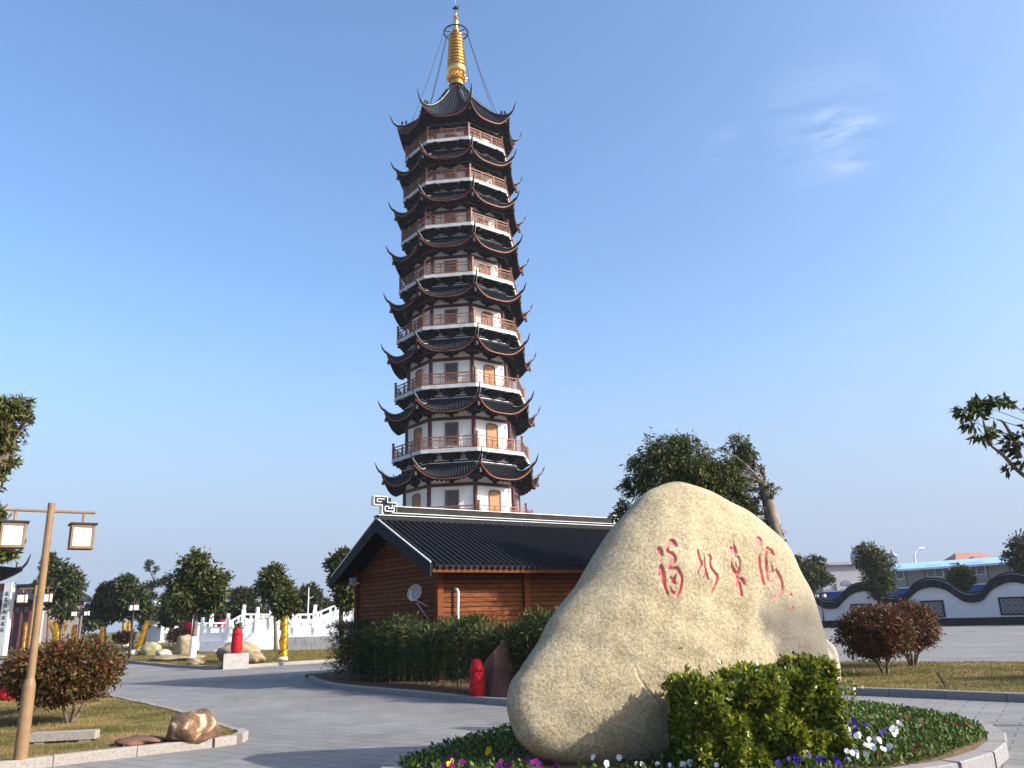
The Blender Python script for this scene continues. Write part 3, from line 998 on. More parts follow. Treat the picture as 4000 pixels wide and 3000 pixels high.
        for k in range(8):
            a, b = corner(k, rr, z0), corner(k + 1, rr, z0)
            d = (b - a); Lf = d.length; d.normalize()
            up = Vector((0, 0, 1))
            mb = MB()
            for zz, hgt in ((0.98, 0.09), (0.74, 0.05), (0.10, 0.07)):
                mb.bar(a + up * zz, b + up * zz, 0.08, hgt)
            for q in (1, 2):
                p = a + d * (Lf * q / 3)
                mb.bar(p, p + up * 0.97, 0.09, 0.09, up=d)
            ra = mb.build('railing', 'wood_rail', T)
            mb = MB(); mb.bar(a, a + up * 1.22, 0.15, 0.15, up=d); mb.bar(a + up * 1.26, a + up * 1.38, 0.19, 0.19, up=d); mb.bar(a + up * 1.22, a + up * 1.26, 0.11, 0.11, up=d)
            mb.build('railing_post', 'wood_rail', ra)
            for q in range(3):
                p0 = a + d * (Lf * q / 3 + 0.06)
                w = Lf / 3 - 0.12
                mb = MB()
                def seg(x0, y0, x1, y1):
                    mb.bar(p0 + d * (w * x0) + up * (0.13 + 0.59 * y0), p0 + d * (w * x1) + up * (0.13 + 0.59 * y1), 0.035, 0.035, up=d if x0 == x1 else (0, 0, 1))
                for (x0, y0, x1, y1) in ((0.08, 0, 0.08, 1), (0.92, 0, 0.92, 1), (0, 0.85, 1, 0.85), (0, 0.15, 0.42, 0.15), (0.58, 0.15, 1, 0.15), (0.25, 0.15, 0.25, 0.6), (0.75, 0.15, 0.75, 0.6), (0.25, 0.6, 0.45, 0.6), (0.55, 0.6, 0.75, 0.6),
                                         (0.42, 0.15, 0.42, 0.42), (0.58, 0.15, 0.58, 0.42), (0.36, 0.42, 0.64, 0.42), (0.5, 0.42, 0.5, 1), (0.08, 0.42, 0.25, 0.42), (0.75, 0.42, 0.92, 0.42), (0.42, 0, 0.42, 0.15), (0.58, 0, 0.58, 0.15)):
                    seg(x0, y0, x1, y1)
                mb.build('lattice_panel', 'wood_rail', ra)
        if not last:
            re = rs + 0.50
            roof(z0 + 0.79 * h, rw + 0.12, z0 + (0.575 - 0.020 * max(0, i - 1)) * h, re, 0.205 * h, 0.66, soff_z=zs, soff_r=rw + 0.02)
            # upper plaster band with brackets carrying the next balcony
            r2 = Rs[i + 1] - 1.32 + 0.06
            za, zc = z0 + 0.77 * h, z1 - 0.30
            mb = MB(); mb.prism([corner(k, r2, 0)[:2] for k in range(8)], za, zc)
            band = mb.build('wall', 'white_plaster', T)
            b2 = bracket_mesh(zc - (z0 + 0.80 * h) - 0.01, 1.45)
            for k in range(8):
                inst(b2, 'bracket', band, Matrix.Translation(corner(k, r2 + 0.02, z0 + 0.80 * h)) @ facing(OFF + 45 * k))
                inst(b2, 'bracket', band, Matrix.Translation(pol(OFF + 45 * k + 22.5, r2 * ap + 0.01, z0 + 0.80 * h)) @ facing(OFF + 45 * k + 22.5))
    # roof below the first balcony (mostly behind the hut)
    roof(S[0] - 1.2, 5.05, S[0] - 2.4, 7.0, 1.1, 0.85, soff_z=S[0] - 2.1, soff_r=5.1)
    # top roof and spire
    i = 7
    z0 = S[7]; h = S[8] - S[7]
    rw = Rs[7] - 1.32
    z_apex = z_at(340, (cx, cy))
    z_e = z0 + 0.50 * h
    ro, pt = roof(z_apex, 0.62, z_e, Rs[7] + 0.62, 1.25, 0.85, top=True, soff_z=z0 + 0.51 * h, soff_r=rw + 0.02)
    for k in range(8):                       # small ridge beasts near the tips
        for q, v in enumerate((0.84, 0.91)):
            p = pt(k, 0, v); p.z += 0.22
            mb = MB(); mb.lathe([(0.10, 0), (0.13, 0.16), (0.07, 0.26), (0.10, 0.34), (0.03, 0.42)], p, 6); mb.build('ridge_beast', 'ridge_dark', ro, smooth=True)
    zz = lambda y: z_at(y, (cx, cy))
    sp = MB()
    sp.lathe([(0.80, 0), (0.66, (zz(316) - z_apex) * 0.5), (0.62, zz(316) - z_apex)], (cx, cy, z_apex), 20)
    spire = sp.build('spire', 'gold', T, smooth=True)
    mb = MB()
    zl = zz(316)
    for k in range(16):
        a = 2 * math.pi * k / 16
        for (r0, r1, za, zb) in ((0.70, 1.02, 0.0, 0.34), (0.62, 0.92, 0.28, 0.58)):
            aa = a + (0.2 if za else 0)
            p = Vector((cx + r0 * math.cos(aa), cy + r0 * math.sin(aa), zl + za)); q = Vector((cx + r1 * math.cos(aa), cy + r1 * math.sin(aa), zl + zb))
            mb.tube([p, p.lerp(q, 0.6) + Vector((0, 0, -0.03)), q], [0.08, 0.13, 0.03], 5)
    mb.lathe([(0.72, 0), (0.66, 0.5)], (cx, cy, zl), 16)
    mb.build('lotus', 'gold', spire, smooth=True)
    zb0, zb1 = zl + 0.5, zz(264)
    mb = MB(); hb = zb1 - zb0
    mb.lathe([(0.62, 0), (0.86, 0.18 * hb), (1.0, 0.5 * hb), (0.99, 0.8 * hb), (0.90, hb)], (cx, cy, zb0), 24); mb.build('bowl', 'gold', spire, smooth=True)
    zr0, zr1 = zb1, zz(138)
    nr = 10
    mb = MB(); mb.tube([(cx, cy, zr0), (cx, cy, zr1 + 0.4)], 0.34, 14); mb.build('mast', 'bronze_red', spire, smooth=True)
    for q in range(nr):
        z = zr0 + (zr1 - zr0) * (q + 0.35) / nr
        r = 0.92 - 0.18 * q / (nr - 1)
        hgt = (zr1 - zr0) / nr
        mb = MB(); mb.lathe([(r * 0.72, -0.02), (r * 0.95, 0.0), (r, hgt * 0.10), (r, hgt * 0.30), (r * 0.95, hgt * 0.38), (r * 0.7, hgt * 0.40)], (cx, cy, z), 24); mb.build('spire_ring', 'gold', spire, smooth=True)
    zw = zz(128)
    mb = MB()
    mb.tube([(cx + 1.2 * math.cos(t * math.pi / 16), cy + 1.2 * math.sin(t * math.pi / 16), zw) for t in range(32)], 0.075, 6, closed=True)
    for q in range(8):
        a = q * math.pi / 4 + 0.3
        mb.tube([(cx, cy, zw), (cx + 1.2 * math.cos(a), cy + 1.2 * math.sin(a), zw)], 0.045, 5)
    mb.build('wheel', 'iron_dark', spire, smooth=True)
    zt = zz(108); ztop = zz(34)
    H = ztop - zt
    mb = MB(); mb.lathe([(0.28, -0.5), (0.30, 0), (0.10, 0.04 * H), (0.12, 0.1 * H), (0.30, 0.25 * H), (0.26, 0.33 * H), (0.12, 0.38 * H), (0.28, 0.5 * H), (0.24, 0.58 * H), (0.10, 0.66 * H), (0.16, 0.74 * H), (0.05, 0.84 * H), (0.03, H)], (cx, cy, zt), 14)
    mb.build('finial', 'gold', spire, smooth=True)
    mb = MB(); mb.tube([(cx - 0.28, cy, ztop), (cx, cy, ztop + 0.10), (cx + 0.28, cy, ztop)], [0.10, 0.17, 0.08], 6); mb.tube([(cx, cy, ztop - 0.2), (cx, cy, ztop + 0.42)], [0.06, 0.1], 6); mb.tube([(cx + 0.2, cy, ztop + 0.1), (cx + 0.32, cy, ztop + 0.4)], [0.08, 0.05], 6)
    mb.build('weather_bird', 'iron_dark', spire, smooth=True)
    mb = MB(); mb.tube([(cx, cy, ztop + 0.4), (cx, cy, ztop + 1.8)], 0.02, 5); mb.build('lightning_rod', 'metal_pale', spire)
    for k in range(8):
        az = OFF + 45 * k
        a = pol(az, 1.2, zw); b = pt(k, 0, 0.74) + Vector((0, 0, 0.25))
        pts = [a.lerp(b, t / 8) - Vector((0, 0, 0.45 * math.sin(math.pi * t / 8))) for t in range(9)]
        mb = MB(); mb.tube(pts, 0.028, 4); mb.build('stay_chain', 'cable', spire)
    return T
pagoda()

# ------------------------------------------------------------------ inscribed boulder
def boulder():
    L = [(2630, 1882), (2551, 1908), (2507, 1937), (2450, 2002), (2406, 2053), (2348, 2140), (2305, 2212), (2262, 2284), (2204, 2357), (2153, 2429), (2117, 2501), (2074, 2566), (2030, 2632), (2001, 2675), (1985, 2740), (1987, 2791), (2001, 2841), (2023, 2892), (2088, 2950), (2175, 2985), (2334, 3010),
         (2600, 3015), (2850, 3000), (3050, 2960), (3180, 2880), (3228, 2760), (3228, 2660), (3220, 2566), (3209, 2494), (3194, 2436), (3173, 2357), (3151, 2299), (3115, 2234), (3079, 2154), (3042, 2104), (2985, 2053), (2912, 1995), (2840, 1959), (2768, 1919), (2695, 1894)]
    yaw = R(24)
    nrm = Vector((math.sin(yaw), -math.cos(yaw), 0))          # the face looks slightly to the right
    ctr = ground(2600, 2990, 0.2) + Vector((0.10, 0.98, 0))
    ctr.z = 0.0
    ux = Vector((math.cos(yaw), math.sin(yaw), 0))
    pl = []
    for (x, y) in L:
        p = on_plane(x, y, ctr, nrm)
        pl.append(Vector(((p - ctr).dot(ux), p.z)))
    out = smooth_closed([Vector((p.x, p.y, 0)) for p in pl], 20)
    C2 = np.array([0.0, 1.25])
    P = np.array([(p.x, p.y) for p in out])
    ang = np.unwrap(np.arctan2(P[:, 1] - C2[1], P[:, 0] - C2[0]))
    rad = np.hypot(P[:, 0] - C2[0], P[:, 1] - C2[1])
    if ang[-1] < ang[0]:
        ang, rad = ang[::-1], rad[::-1]
    NA, NF, NBk = 760, 170, 34
    th = np.linspace(ang[0], ang[0] + 2 * np.pi, NA, endpoint=False)
    rr = np.interp(th, np.r_[ang, ang[0] + 2 * np.pi], np.r_[rad, rad[0]])
    # front: rings from the centre to the rim, then back to the centre behind
    sf = np.linspace(0.0, 1.0, NF + 1)[1:] ** 0.9
    sb = np.linspace(1.0, 0.0, NBk + 2)[1:-1]
    def lump(x, z):
        return (0.035 * np.sin(1.7 * x + 0.9 * z + 0.4) + 0.022 * np.sin(2.9 * z - 1.3 * x + 1.0) + 0.012 * np.sin(5.3 * x + 3.1 * z) * np.sin(4.1 * z - 2.0 * x)
                + 0.010 * np.sin(13 * x + 4 * z) * np.sin(11 * z - 5 * x + 1) + 0.007 * np.sin(7.3 * x - 6.1 * z + 2 * np.sin(2.3 * z)) * np.sin(5.2 * x + 8.4 * z + 1.5 * np.sin(3.1 * x))
                - 0.022 * np.exp(-((z - 0.55 - 0.28 * x - 0.05 * np.sin(6 * x)) / 0.016) ** 2) * np.clip(np.sin(2.2 * x + 0.6), 0, 1) - 0.016 * np.exp(-((x + 0.55 + 0.5 * (z - 1.2) + 0.04 * np.sin(8 * z)) / 0.014) ** 2) * np.clip(np.sin(3.0 * z - 0.5), 0, 1))
    V = []
    for s in sf:
        x = C2[0] + s * rr * np.cos(th); z = C2[1] + s * rr * np.sin(th)
        T = 0.52 + 0.06 * np.clip((0.9 - z) / 0.9, 0, 1) * np.clip(0.6 - x, 0, 1) - 0.07 * np.clip((-x - 0.15), 0, 1.3)
        d = T * (1 - s ** 3.2) ** 0.52 + lump(x, z) * (1 - s ** 6)
        V.append(np.column_stack([x, d, z]))
    for s in sb:
        x = C2[0] + s * rr * np.cos(th); z = C2[1] + s * rr * np.sin(th)
        d = -0.55 * (1 - s ** 3) ** 0.5 + lump(x + 3, z) * (1 - s ** 6)
        V.append(np.column_stack([x, d, z]))
    V = np.vstack(V)
    xyz = np.array(ctr)[None, :] + V[:, :1] * np.array(ux) + V[:, 1:2] * np.array(nrm) + np.column_stack([np.zeros((len(V), 2)), V[:, 2]])
    # where each point falls in the frame of the traced lettering
    d = xyz - np.array(CAM)
    w = d @ np.array(_f)
    U = np.column_stack([2000 + d @ np.array(_r) / w * F, 1500 - d @ np.array(_u) / w * F])
    k = 3.403
    def S(pts):
        return [(2500 + x / k, 2050 + y / k) for x, y in pts]
    chars = {
        0: [([(245, 305), (265, 345), (298, 405)], [30, 78, 26]), ([(280, 440), (268, 492)], [9, 7]),
            ([(285, 545), (262, 600), (255, 660)], [50, 72, 40]), ([(300, 570), (312, 640), (318, 720), (332, 810), (356, 885), (378, 945)], [40, 52, 50, 46, 36, 12]),
            ([(470, 270), (425, 228), (385, 252), (360, 310), (378, 362), (430, 382), (468, 430), (462, 480), (412, 522), (388, 572), (430, 592), (490, 578), (540, 650), (560, 720), (550, 810), (520, 890), (480, 930), (430, 890), (405, 825)],
             [66, 78, 66, 50, 40, 44, 40, 48, 58, 50, 44, 50, 42, 36, 40, 46, 58, 36, 8]),
            ([(400, 695), (445, 745), (476, 792)], [14, 56, 16]), ([(482, 652), (440, 745), (402, 782)], [12, 50, 14])],
        1: [([(768, 335), (790, 430), (820, 510), (838, 556)], [22, 30, 32, 10]), ([(850, 375), (858, 470), (865, 560), (885, 640), (905, 722)], [12, 20, 24, 28, 30]),
            ([(832, 455), (802, 560), (770, 610), (776, 685)], [10, 26, 22, 8]), ([(838, 722), (862, 655)], [9, 18]),
            ([(872, 405), (920, 400), (942, 440), (935, 520), (960, 590), (1010, 650), (1030, 700), (1010, 780), (970, 860), (945, 925)], [8, 22, 30, 32, 36, 38, 36, 34, 32, 10])],
        2: [([(1218, 158), (1235, 240), (1260, 300), (1275, 370), (1262, 425)], [8, 12, 30, 36, 20]), ([(1212, 305), (1228, 335), (1248, 368)], [40, 62, 30]),
            ([(1240, 410), (1215, 480), (1230, 560), (1270, 640), (1300, 692)], [10, 14, 32, 54, 26]), ([(1268, 430), (1310, 430), (1330, 490), (1325, 560), (1308, 640), (1290, 692)], [14, 30, 26, 28, 34, 20]),
            ([(1262, 470), (1275, 540), (1295, 590)], [10, 20, 12]), ([(1290, 690), (1290, 770), (1275, 852)], [24, 32, 10]), ([(1300, 690), (1330, 800), (1356, 945)], [24, 36, 34]),
            ([(1318, 708), (1362, 735), (1395, 802)], [18, 58, 20])],
        3: [([(1572, 185), (1585, 215), (1603, 260)], [60, 92, 60]), ([(1602, 355), (1590, 450), (1596, 560), (1620, 680), (1655, 805)], [10, 36, 46, 46, 18]),
            ([(1695, 305), (1675, 400), (1680, 520), (1690, 640), (1700, 742)], [34, 36, 36, 36, 24]), ([(1700, 312), (1750, 345), (1786, 412)], [20, 40, 24]), ([(1690, 410), (1740, 385), (1780, 405)], [10, 20, 12]),
            ([(1728, 488), (1755, 560), (1770, 645)], [12, 22, 26]), ([(1700, 650), (1750, 632), (1805, 622)], [18, 36, 24]), ([(1695, 742), (1740, 762), (1800, 722), (1832, 660), (1810, 588)], [14, 26, 36, 30, 24]),
            ([(1810, 590), (1860, 680), (1890, 770), (1890, 870), (1842, 950), (1780, 978), (1695, 1025)], [24, 36, 36, 42, 54, 40, 8])],
        4: [([(1968, 858), (2012, 862)], [12, 12]), ([(1985, 885), (1992, 925), (2000, 968)], [12, 12, 12]), ([(2008, 885), (2014, 920), (2026, 968)], [12, 13, 12]), ([(1990, 905), (2008, 905)], [10, 10]), ([(1995, 940), (2016, 940)], [10, 10])],
        5: [([(2024, 1070), (2048, 1075)], [12, 12]), ([(2026, 1075), (2030, 1120)], [12, 12]), ([(2046, 1078), (2052, 1110), (2062, 1150)], [12, 12, 10]), ([(2030, 1100), (2050, 1100)], [10, 10]), ([(2034, 1125), (2050, 1125)], [10, 10])]}
    near = np.where((U[:, 0] > 2540) & (U[:, 0] < 3130) & (U[:, 1] > 2080) & (U[:, 1] < 2400) & (np.arange(len(V)) < NF * NA))[0]
    depth = np.zeros(len(V)); owner = np.full(len(V), -1)
    Q = U[near]
    for ch, strokes in chars.items():
        best = np.full(len(near), -9.0)
        for pts, wd in strokes:
            pp = S(pts)
            sm = smooth_open([Vector((a, b, c / k)) for (a, b), c in zip(pp, wd)], 5)
            for a, b in zip(sm, sm[1:]):
                ab = np.array([b.x - a.x, b.y - a.y]); L2 = max(ab @ ab, 1e-9)
                t = np.clip(((Q - np.array([a.x, a.y])) @ ab) / L2, 0, 1)
                dd = np.hypot(Q[:, 0] - (a.x + t * ab[0]), Q[:, 1] - (a.y + t * ab[1]))
                best = np.maximum(best, (a.z + (b.z - a.z) * t) / 2 - dd)          # px inside the stroke
        inn = best > 0
        dp = np.clip(best / 3.0, 0, 1) * (0.030 if ch < 4 else 0.012)
        m = inn & (dp > depth[near])
        depth[near[m]] = dp[m]
        owner[near[inn]] = ch
    xyz -= np.array(nrm)[None, :] * depth[:, None]
    base = np.array([ctr.x, ctr.y, 0.0])
    xyz -= base
    nr = NF + NBk
    idx = np.arange(nr * NA).reshape(nr, NA)
    Qd = np.stack([idx[:-1], np.roll(idx, -1, 1)[:-1], np.roll(idx, -1, 1)[1:], idx[1:]], -1).reshape(-1, 4)
    # turn into the boulder's own axes so that its local x runs along the face
    Rz = np.array(Matrix.Rotation(-yaw, 3, 'Z'))
    loc = xyz @ Rz.T
    fo = (np.stack([owner[Qd[:, j]] for j in range(4)], 1) >= 0).sum(1)
    qo = np.where(fo >= 3, np.max(np.stack([owner[Qd[:, j]] for j in range(4)], 1), 1), -1)
    # fans at the centre of front and back
    c0, c1 = len(loc), len(loc) + 1
    loc = np.vstack([loc, loc[idx[0]].mean(0), loc[idx[-1]].mean(0)])
    M = Matrix.Translation(Vector(base)) @ Matrix.Rotation(yaw, 4, 'Z')
    a = idx[0]; z = idx[-1]
    fan = np.concatenate([np.stack([a, np.roll(a, -1), np.full(NA, c0), np.full(NA, c0)], 1), np.stack([z, np.roll(z, -1), np.full(NA, c1), np.full(NA, c1)], 1)])
    tri = fan[:, :3]
    me = bpy.data.meshes.new('inscribed_boulder')
    body = Qd[qo < 0]
    faces = body.tolist() + tri.tolist()
    me.from_pydata(loc.tolist(), [], faces)
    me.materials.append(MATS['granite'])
    me.shade_smooth()
    T = place(bpy.data.objects.new('inscribed_boulder', me), None, M)
    tag(T, 'huge tan granite boulder carved with four red characters in the flower bed', 'boulder')
    for ch in range(6):
        q = Qd[qo == ch]
        if not len(q):
            continue
        uq, inv = np.unique(q, return_inverse=True)
        m2 = np_mesh('engraved_character', loc[uq], inv.reshape(-1, 4), 'pink_paint' if ch < 4 else 'sign_red', smooth=True)
        o = place(bpy.data.objects.new('engraved_character' if ch < 4 else 'engraved_signature', m2), T, M)
        o['label'] = ['large red carved character nearest the left flank', 'red carved character second from the left', 'red carved character third from the left', 'large red carved character nearest the right end', 'small dark red upper signature', 'small dark red lower signature'][ch]
    return ctr, nrm, ux
BOULDER = boulder()

# ------------------------------------------------------------------ wooden hut
def hut():
    e1 = Vector((0.82, 0.572, 0)).normalized()        # along the ridge, away to the right
    e2 = Vector((e1.y, -e1.x, 0))                      # out of the long front wall
    up = Vector((0, 0, 1))
    # near corner of the walls: 2 m behind the kerb line of the planting strip, on the sight line of the corner post
    h0 = ground(1320, 2680)
    q = h0 + e1 * 1.9
    best = min((abs(project(q + e2 * t + up * 1.9)[0] - 1716), t) for t in [i * 0.02 for i in range(0, 400)])
    C0 = q + e2 * best[1]; C0.z = 0
    bestw = min((abs(project(C0 - e2 * t + up * 2.2)[0] - 1397), t) for t in [3 + i * 0.02 for i in range(0, 200)])
    Wg = bestw[1]
    gh, oh = 0.62, 0.70
    Lh = 8.6
    ze = z_at(2203, (C0 + e2 * oh - e1 * gh)[:2])
    zr = z_at(2030, (C0 - e2 * Wg / 2 - e1 * gh)[:2])
    T = thing('wooden_hut', 'brown plank hut with black tiled gable roof beside the pagoda', 'hut', C0 - e2 * Wg / 2 + e1 * Lh / 2)
    slope = Vector((0, 0, ze - zr)) + e2 * (Wg / 2 + oh)     # from ridge to front eave
    drop = (zr - ze) / (Wg / 2 + oh)
    zw = ze + drop * oh - 0.16                                # wall plate height under the roof
    B = lambda a, b, z=0.0: C0 + e1 * a - e2 * b + up * z    # a along ridge, b back from the front wall
    # core walls behind the cladding
    mb = MB()
    pts = [(0.06, 0.06), (Lh - 0.06, 0.06), (Lh - 0.06, Wg - 0.06), (0.06, Wg - 0.06)]
    mb.hexa([B(a, b, 0) for a, b in pts] + [B(a, b, zw) for a, b in pts])
    for a in (0.06, Lh - 0.06):
        mb.add([B(a, 0.06, zw), B(a, Wg - 0.06, zw), B(a, Wg / 2, zr - 0.2)], [(0, 1, 2)])
    mb.build('wall', 'wood_dark', T)
    # posts
    npost = 4
    for a in [0.0] + [2.87 * k for k in (1, 2)] + [Lh]:
        mb = MB(); p = B(a, 0.0); mb.hexa([p + e1 * x + e2 * y + up * z for z in (0.1, zw - 0.01) for (x, y) in ((-0.09, -0.10), (0.09, -0.10), (0.09, 0.085), (-0.09, 0.085))])
        mb.build('post', 'post_wood', T)
    for b in (Wg,):
        mb = MB(); p = B(0.0, b); mb.hexa([p + e1 * x + e2 * y + up * z for z in (0.1, zw - 0.01) for (x, y) in ((-0.09, -0.09), (0.09, -0.09), (0.09, 0.09), (-0.09, 0.09))])
        mb.build('post', 'post_wood', T)
    # lapped planks: front wall by bays, gable wall full width, then narrowing under the roof
    pit = 0.128
    def plank(a, b, n, h=pit):
        d = (b - a); L = d.length; d.normalize()
        mb = MB()
        pr = [(0.0, 0.0), (0.050, 0.0), (0.052, 0.03), (0.046, h - 0.030), (0.026, h - 0.016), (0.0, h - 0.016)]
        va = [a + n * x + up * z for x, z in pr]; vb = [b + n * x + up * z for x, z in pr]
        k = len(pr)
        mb.add(va + vb, [tuple(range(k)), tuple(range(2 * k - 1, k - 1, -1))] + [(i, k + i, k + (i + 1) % k, (i + 1) % k) for i in range(k)])
        mb.build('plank', 'plank', T)
    nz = int((zw - 0.3) / pit)
    for k in range(nz):
        z = 0.3 + k * pit
        for i in range(3):
            plank(B(2.87 * i + 0.10, 0.06, z), B(min(2.87 * (i + 1), Lh) - 0.10, 0.06, z), e2)
        plank(B(0.06, Wg - 0.10, z), B(0.06, 0.10, z), -e1)
    z = 0.3 + nz * pit
    while z < zr - 0.5:
        half = (zr - 0.22 - (z + pit)) / drop
        if half > 0.15:
            plank(B(0.06, Wg / 2 + half, z), B(0.06, Wg / 2 - half, z), -e1)
        z += pit
    # roof deck
    a0, a1 = -gh, Lh + gh
    for s in (1, -1):
        er = lambda a, dz=0.0: B(a, Wg / 2, zr + dz)
        ee = lambda a, dz=0.0, x=0.0: B(a, Wg / 2, 0) + e2 * (s * (Wg / 2 + oh + x)) + up * (ze - drop * x + dz)
        mb = MB(); mb.hexa([er(a0, -0.12), er(a1, -0.12), ee(a1, -0.10), ee(a0, -0.10), er(a0, 0), er(a1, 0), ee(a1, 0), ee(a0, 0)])
        ro = mb.build('roof', 'tile_black', T)
        n = int((a1 - a0 - 0.1) / 0.19)
        unit_v = (ee(0) - er(0)).normalized()
        nrm = e1.cross(unit_v).normalized()
        if nrm.z < 0: nrm = -nrm
        for i in range(n):
            a = a0 + 0.14 + (a1 - a0 - 0.28) * i / (n - 1)
            p, q2 = er(a, 0.01), ee(a, 0.01, 0.03)
            mb = MB(); mb.tube([p + (q2 - p) * 0.02, q2], 0.062, 8, cap=True)
            rw_ = mb.build('tile_row', 'tile_black', ro, smooth=True)
            if s == 1:
                mb = MB(); c = q2 + unit_v * 0.012; mb.tube([c - unit_v * 0.02, c + unit_v * 0.02], 0.074, 12); mb.build('tile_end', 'tile_black', ro, smooth=True)
                # drip tile between the rows
                c2 = ee(a + 0.095, -0.02, 0.035)
                mb = MB(); mb.extr([(-0.06, 0.03), (-0.05, -0.05), (0, -0.085), (0.05, -0.05), (0.06, 0.03)], e1, up, c2, e2 * s, 0.02); mb.build('drip_tile', 'tile_black', ro)
        # gable verge: dark barge board and pale edge
        for a, t in ((a0, -1), (a1, 1)):
            mb = MB(); o = e1 * (t * 0.04)
            mb.hexa([er(a, -0.36), er(a, -0.36) + o, ee(a, -0.30) + o, ee(a, -0.30), er(a, 0.02), er(a, 0.02) + o, ee(a, 0.02) + o, ee(a, 0.02)])
            bb = mb.build('barge_board', 'ridge_dark', ro)
            mb = MB(); mb.tube([er(a, 0.055) + o * 0.6, ee(a, 0.055) + o * 0.6], 0.022, 6); mb.build('verge_line', 'ridge_white', bb, smooth=True)
        mb = MB(); mb.bar(ee(a0 + 0.05, -0.17, -0.05), ee(a1 - 0.05, -0.17, -0.05), 0.05, 0.12); mb.build('eave_board', 'post_wood', ro)
    # ridge: dark courses between white lines
    f0, f1 = a0 - 0.02, a1 + 0.02
    def course(z0, z1, w, m, name, x0=0.0, x1=0.0):
        mb = MB(); mb.hexa([B(f0 + x0, Wg / 2, zr + z0) + e2 * (-w), B(f1 - x1, Wg / 2, zr + z0) + e2 * (-w), B(f1 - x1, Wg / 2, zr + z0) + e2 * w, B(f0 + x0, Wg / 2, zr + z0) + e2 * w,
                            B(f0 + x0, Wg / 2, zr + z1) + e2 * (-w), B(f1 - x1, Wg / 2, zr + z1) + e2 * (-w), B(f1 - x1, Wg / 2, zr + z1) + e2 * w, B(f0 + x0, Wg / 2, zr + z1) + e2 * w])
        return mb.build(name, m, T)
    rd = course(-0.02, 0.12, 0.15, 'ridge_dark', 'ridge')
    course(0.12, 0.137, 0.165, 'ridge_white', 'ridge_line')
    course(0.137, 0.20, 0.12, 'ridge_dark', 'ridge', 0.2, 0.2)
    course(0.20, 0.217, 0.14, 'ridge_white', 'ridge_line', 0.45, 0.45)
    course(0.217, 0.40, 0.10, 'ridge_band', 'ridge', 0.6, 0.6)
    course(0.40, 0.418, 0.13, 'ridge_white', 'ridge_line', 0.55, 0.55)
    # fretwork ridge ends, white scroll on a dark core
    for end in (0, 1):
        org = B(f0 + 0.62, Wg / 2, zr + 0.16) if end == 0 else B(f1 - 0.62, Wg / 2, zr + 0.16)
        dx = -e1 if end == 0 else e1
        P = lambda x, z, y=0.0: org + dx * x + up * z + e2 * y
        mb = MB()
        for (x0, z0, x1, z1) in ((0.0, 0.06, 0.45, 0.36), (0.18, 0.30, 0.72, 0.50)):
            mb.hexa([P(x0, z0, -0.09), P(x1, z0, -0.09), P(x1, z0, 0.09), P(x0, z0, 0.09), P(x0, z1, -0.09), P(x1, z1, -0.09), P(x1, z1, 0.09), P(x0, z1, 0.09)])
        orn = mb.build('ridge_ornament', 'ridge_dark', T)
        mb = MB()
        S_ = [((0.0, 0.03), (0.47, 0.03)), ((0.47, 0.03), (0.47, 0.28)), ((0.47, 0.28), (0.74, 0.28)), ((0.74, 0.28), (0.74, 0.53)), ((0.74, 0.53), (0.30, 0.53)), ((0.30, 0.53), (0.30, 0.36)), ((0.30, 0.36), (0.0, 0.36)), ((0.0, 0.03), (0.0, 0.36)),
              ((0.08, 0.10), (0.38, 0.10)), ((0.38, 0.10), (0.38, 0.24)), ((0.38, 0.24), (0.24, 0.24)), ((0.14, 0.29), (0.14, 0.19)), ((0.14, 0.19), (0.28, 0.19)), ((0.40, 0.46), (0.64, 0.46)), ((0.64, 0.46), (0.64, 0.37)), ((0.64, 0.37), (0.50, 0.37)), ((0.08, 0.10), (0.08, 0.28))]
        for (p, q2) in S_:
            mb.bar(P(*p), P(*q2), 0.20, 0.024, up=tuple(up) if p[1] == q2[1] else tuple(dx))
        mb.build('scroll', 'ridge_white', orn)
    # things hung on the hut
    d0 = B(-0.05, 0.62, z_at(2325, B(0, 0.62)[:2]))
    dn = (-e1 * 0.75 + e2 * 0.55 + up * 0.35).normalized()
    S = thing('satellite_dish', 'grey satellite dish fixed to the hut gable wall', 'satellite dish', d0)
    xa = dn.cross(up).normalized(); ya = xa.cross(dn)
    mb = MB(); vs, fs = [], []
    c = d0 - e1 * 0.34 + up * 0.05
    rad = 0.20
    for r_ in range(6):
        for k in range(24):
            a = 2 * math.pi * k / 24; q = rad * r_ / 5
            vs.append(c + xa * (q * math.cos(a)) + ya * (q * 1.12 * math.sin(a)) + dn * (0.07 * (r_ / 5) ** 2))
    for r_ in range(5):
        for k in range(24):
            fs.append((r_ * 24 + k, r_ * 24 + (k + 1) % 24, (r_ + 1) * 24 + (k + 1) % 24, (r_ + 1) * 24 + k))
    mb.add(vs, fs); mb.build('reflector', 'dish_grey', S, smooth='all')
    mb = MB(); mb.tube([c + xa * (rad * math.cos(2 * math.pi * k / 24)) + ya * (rad * 1.12 * math.sin(2 * math.pi * k / 24)) + dn * 0.07 for k in range(24)], 0.009, 5, closed=True); mb.build('rim', 'metal_pale', S)
    mb = MB(); mb.tube([c - ya * 0.20 + dn * 0.06, c - ya * 0.28 + dn * 0.20, c + dn * 0.30 - ya * 0.08], 0.013, 5); mb.tube([c + dn * 0.26 - ya * 0.10, c + dn * 0.34 - ya * 0.05], 0.022, 7); mb.build('feed_arm', 'metal_pale', S)
    mb = MB(); mb.tube([d0 + e1 * 0.05 - up * 0.3, d0 - e1 * 0.36 - up * 0.12, c - dn * 0.01], 0.018, 6); mb.tube([d0 + e1 * 0.05 - up * 0.62, d0 - e1 * 0.3 - up * 0.2], 0.014, 6); mb.build('bracket', 'metal_pale', S)
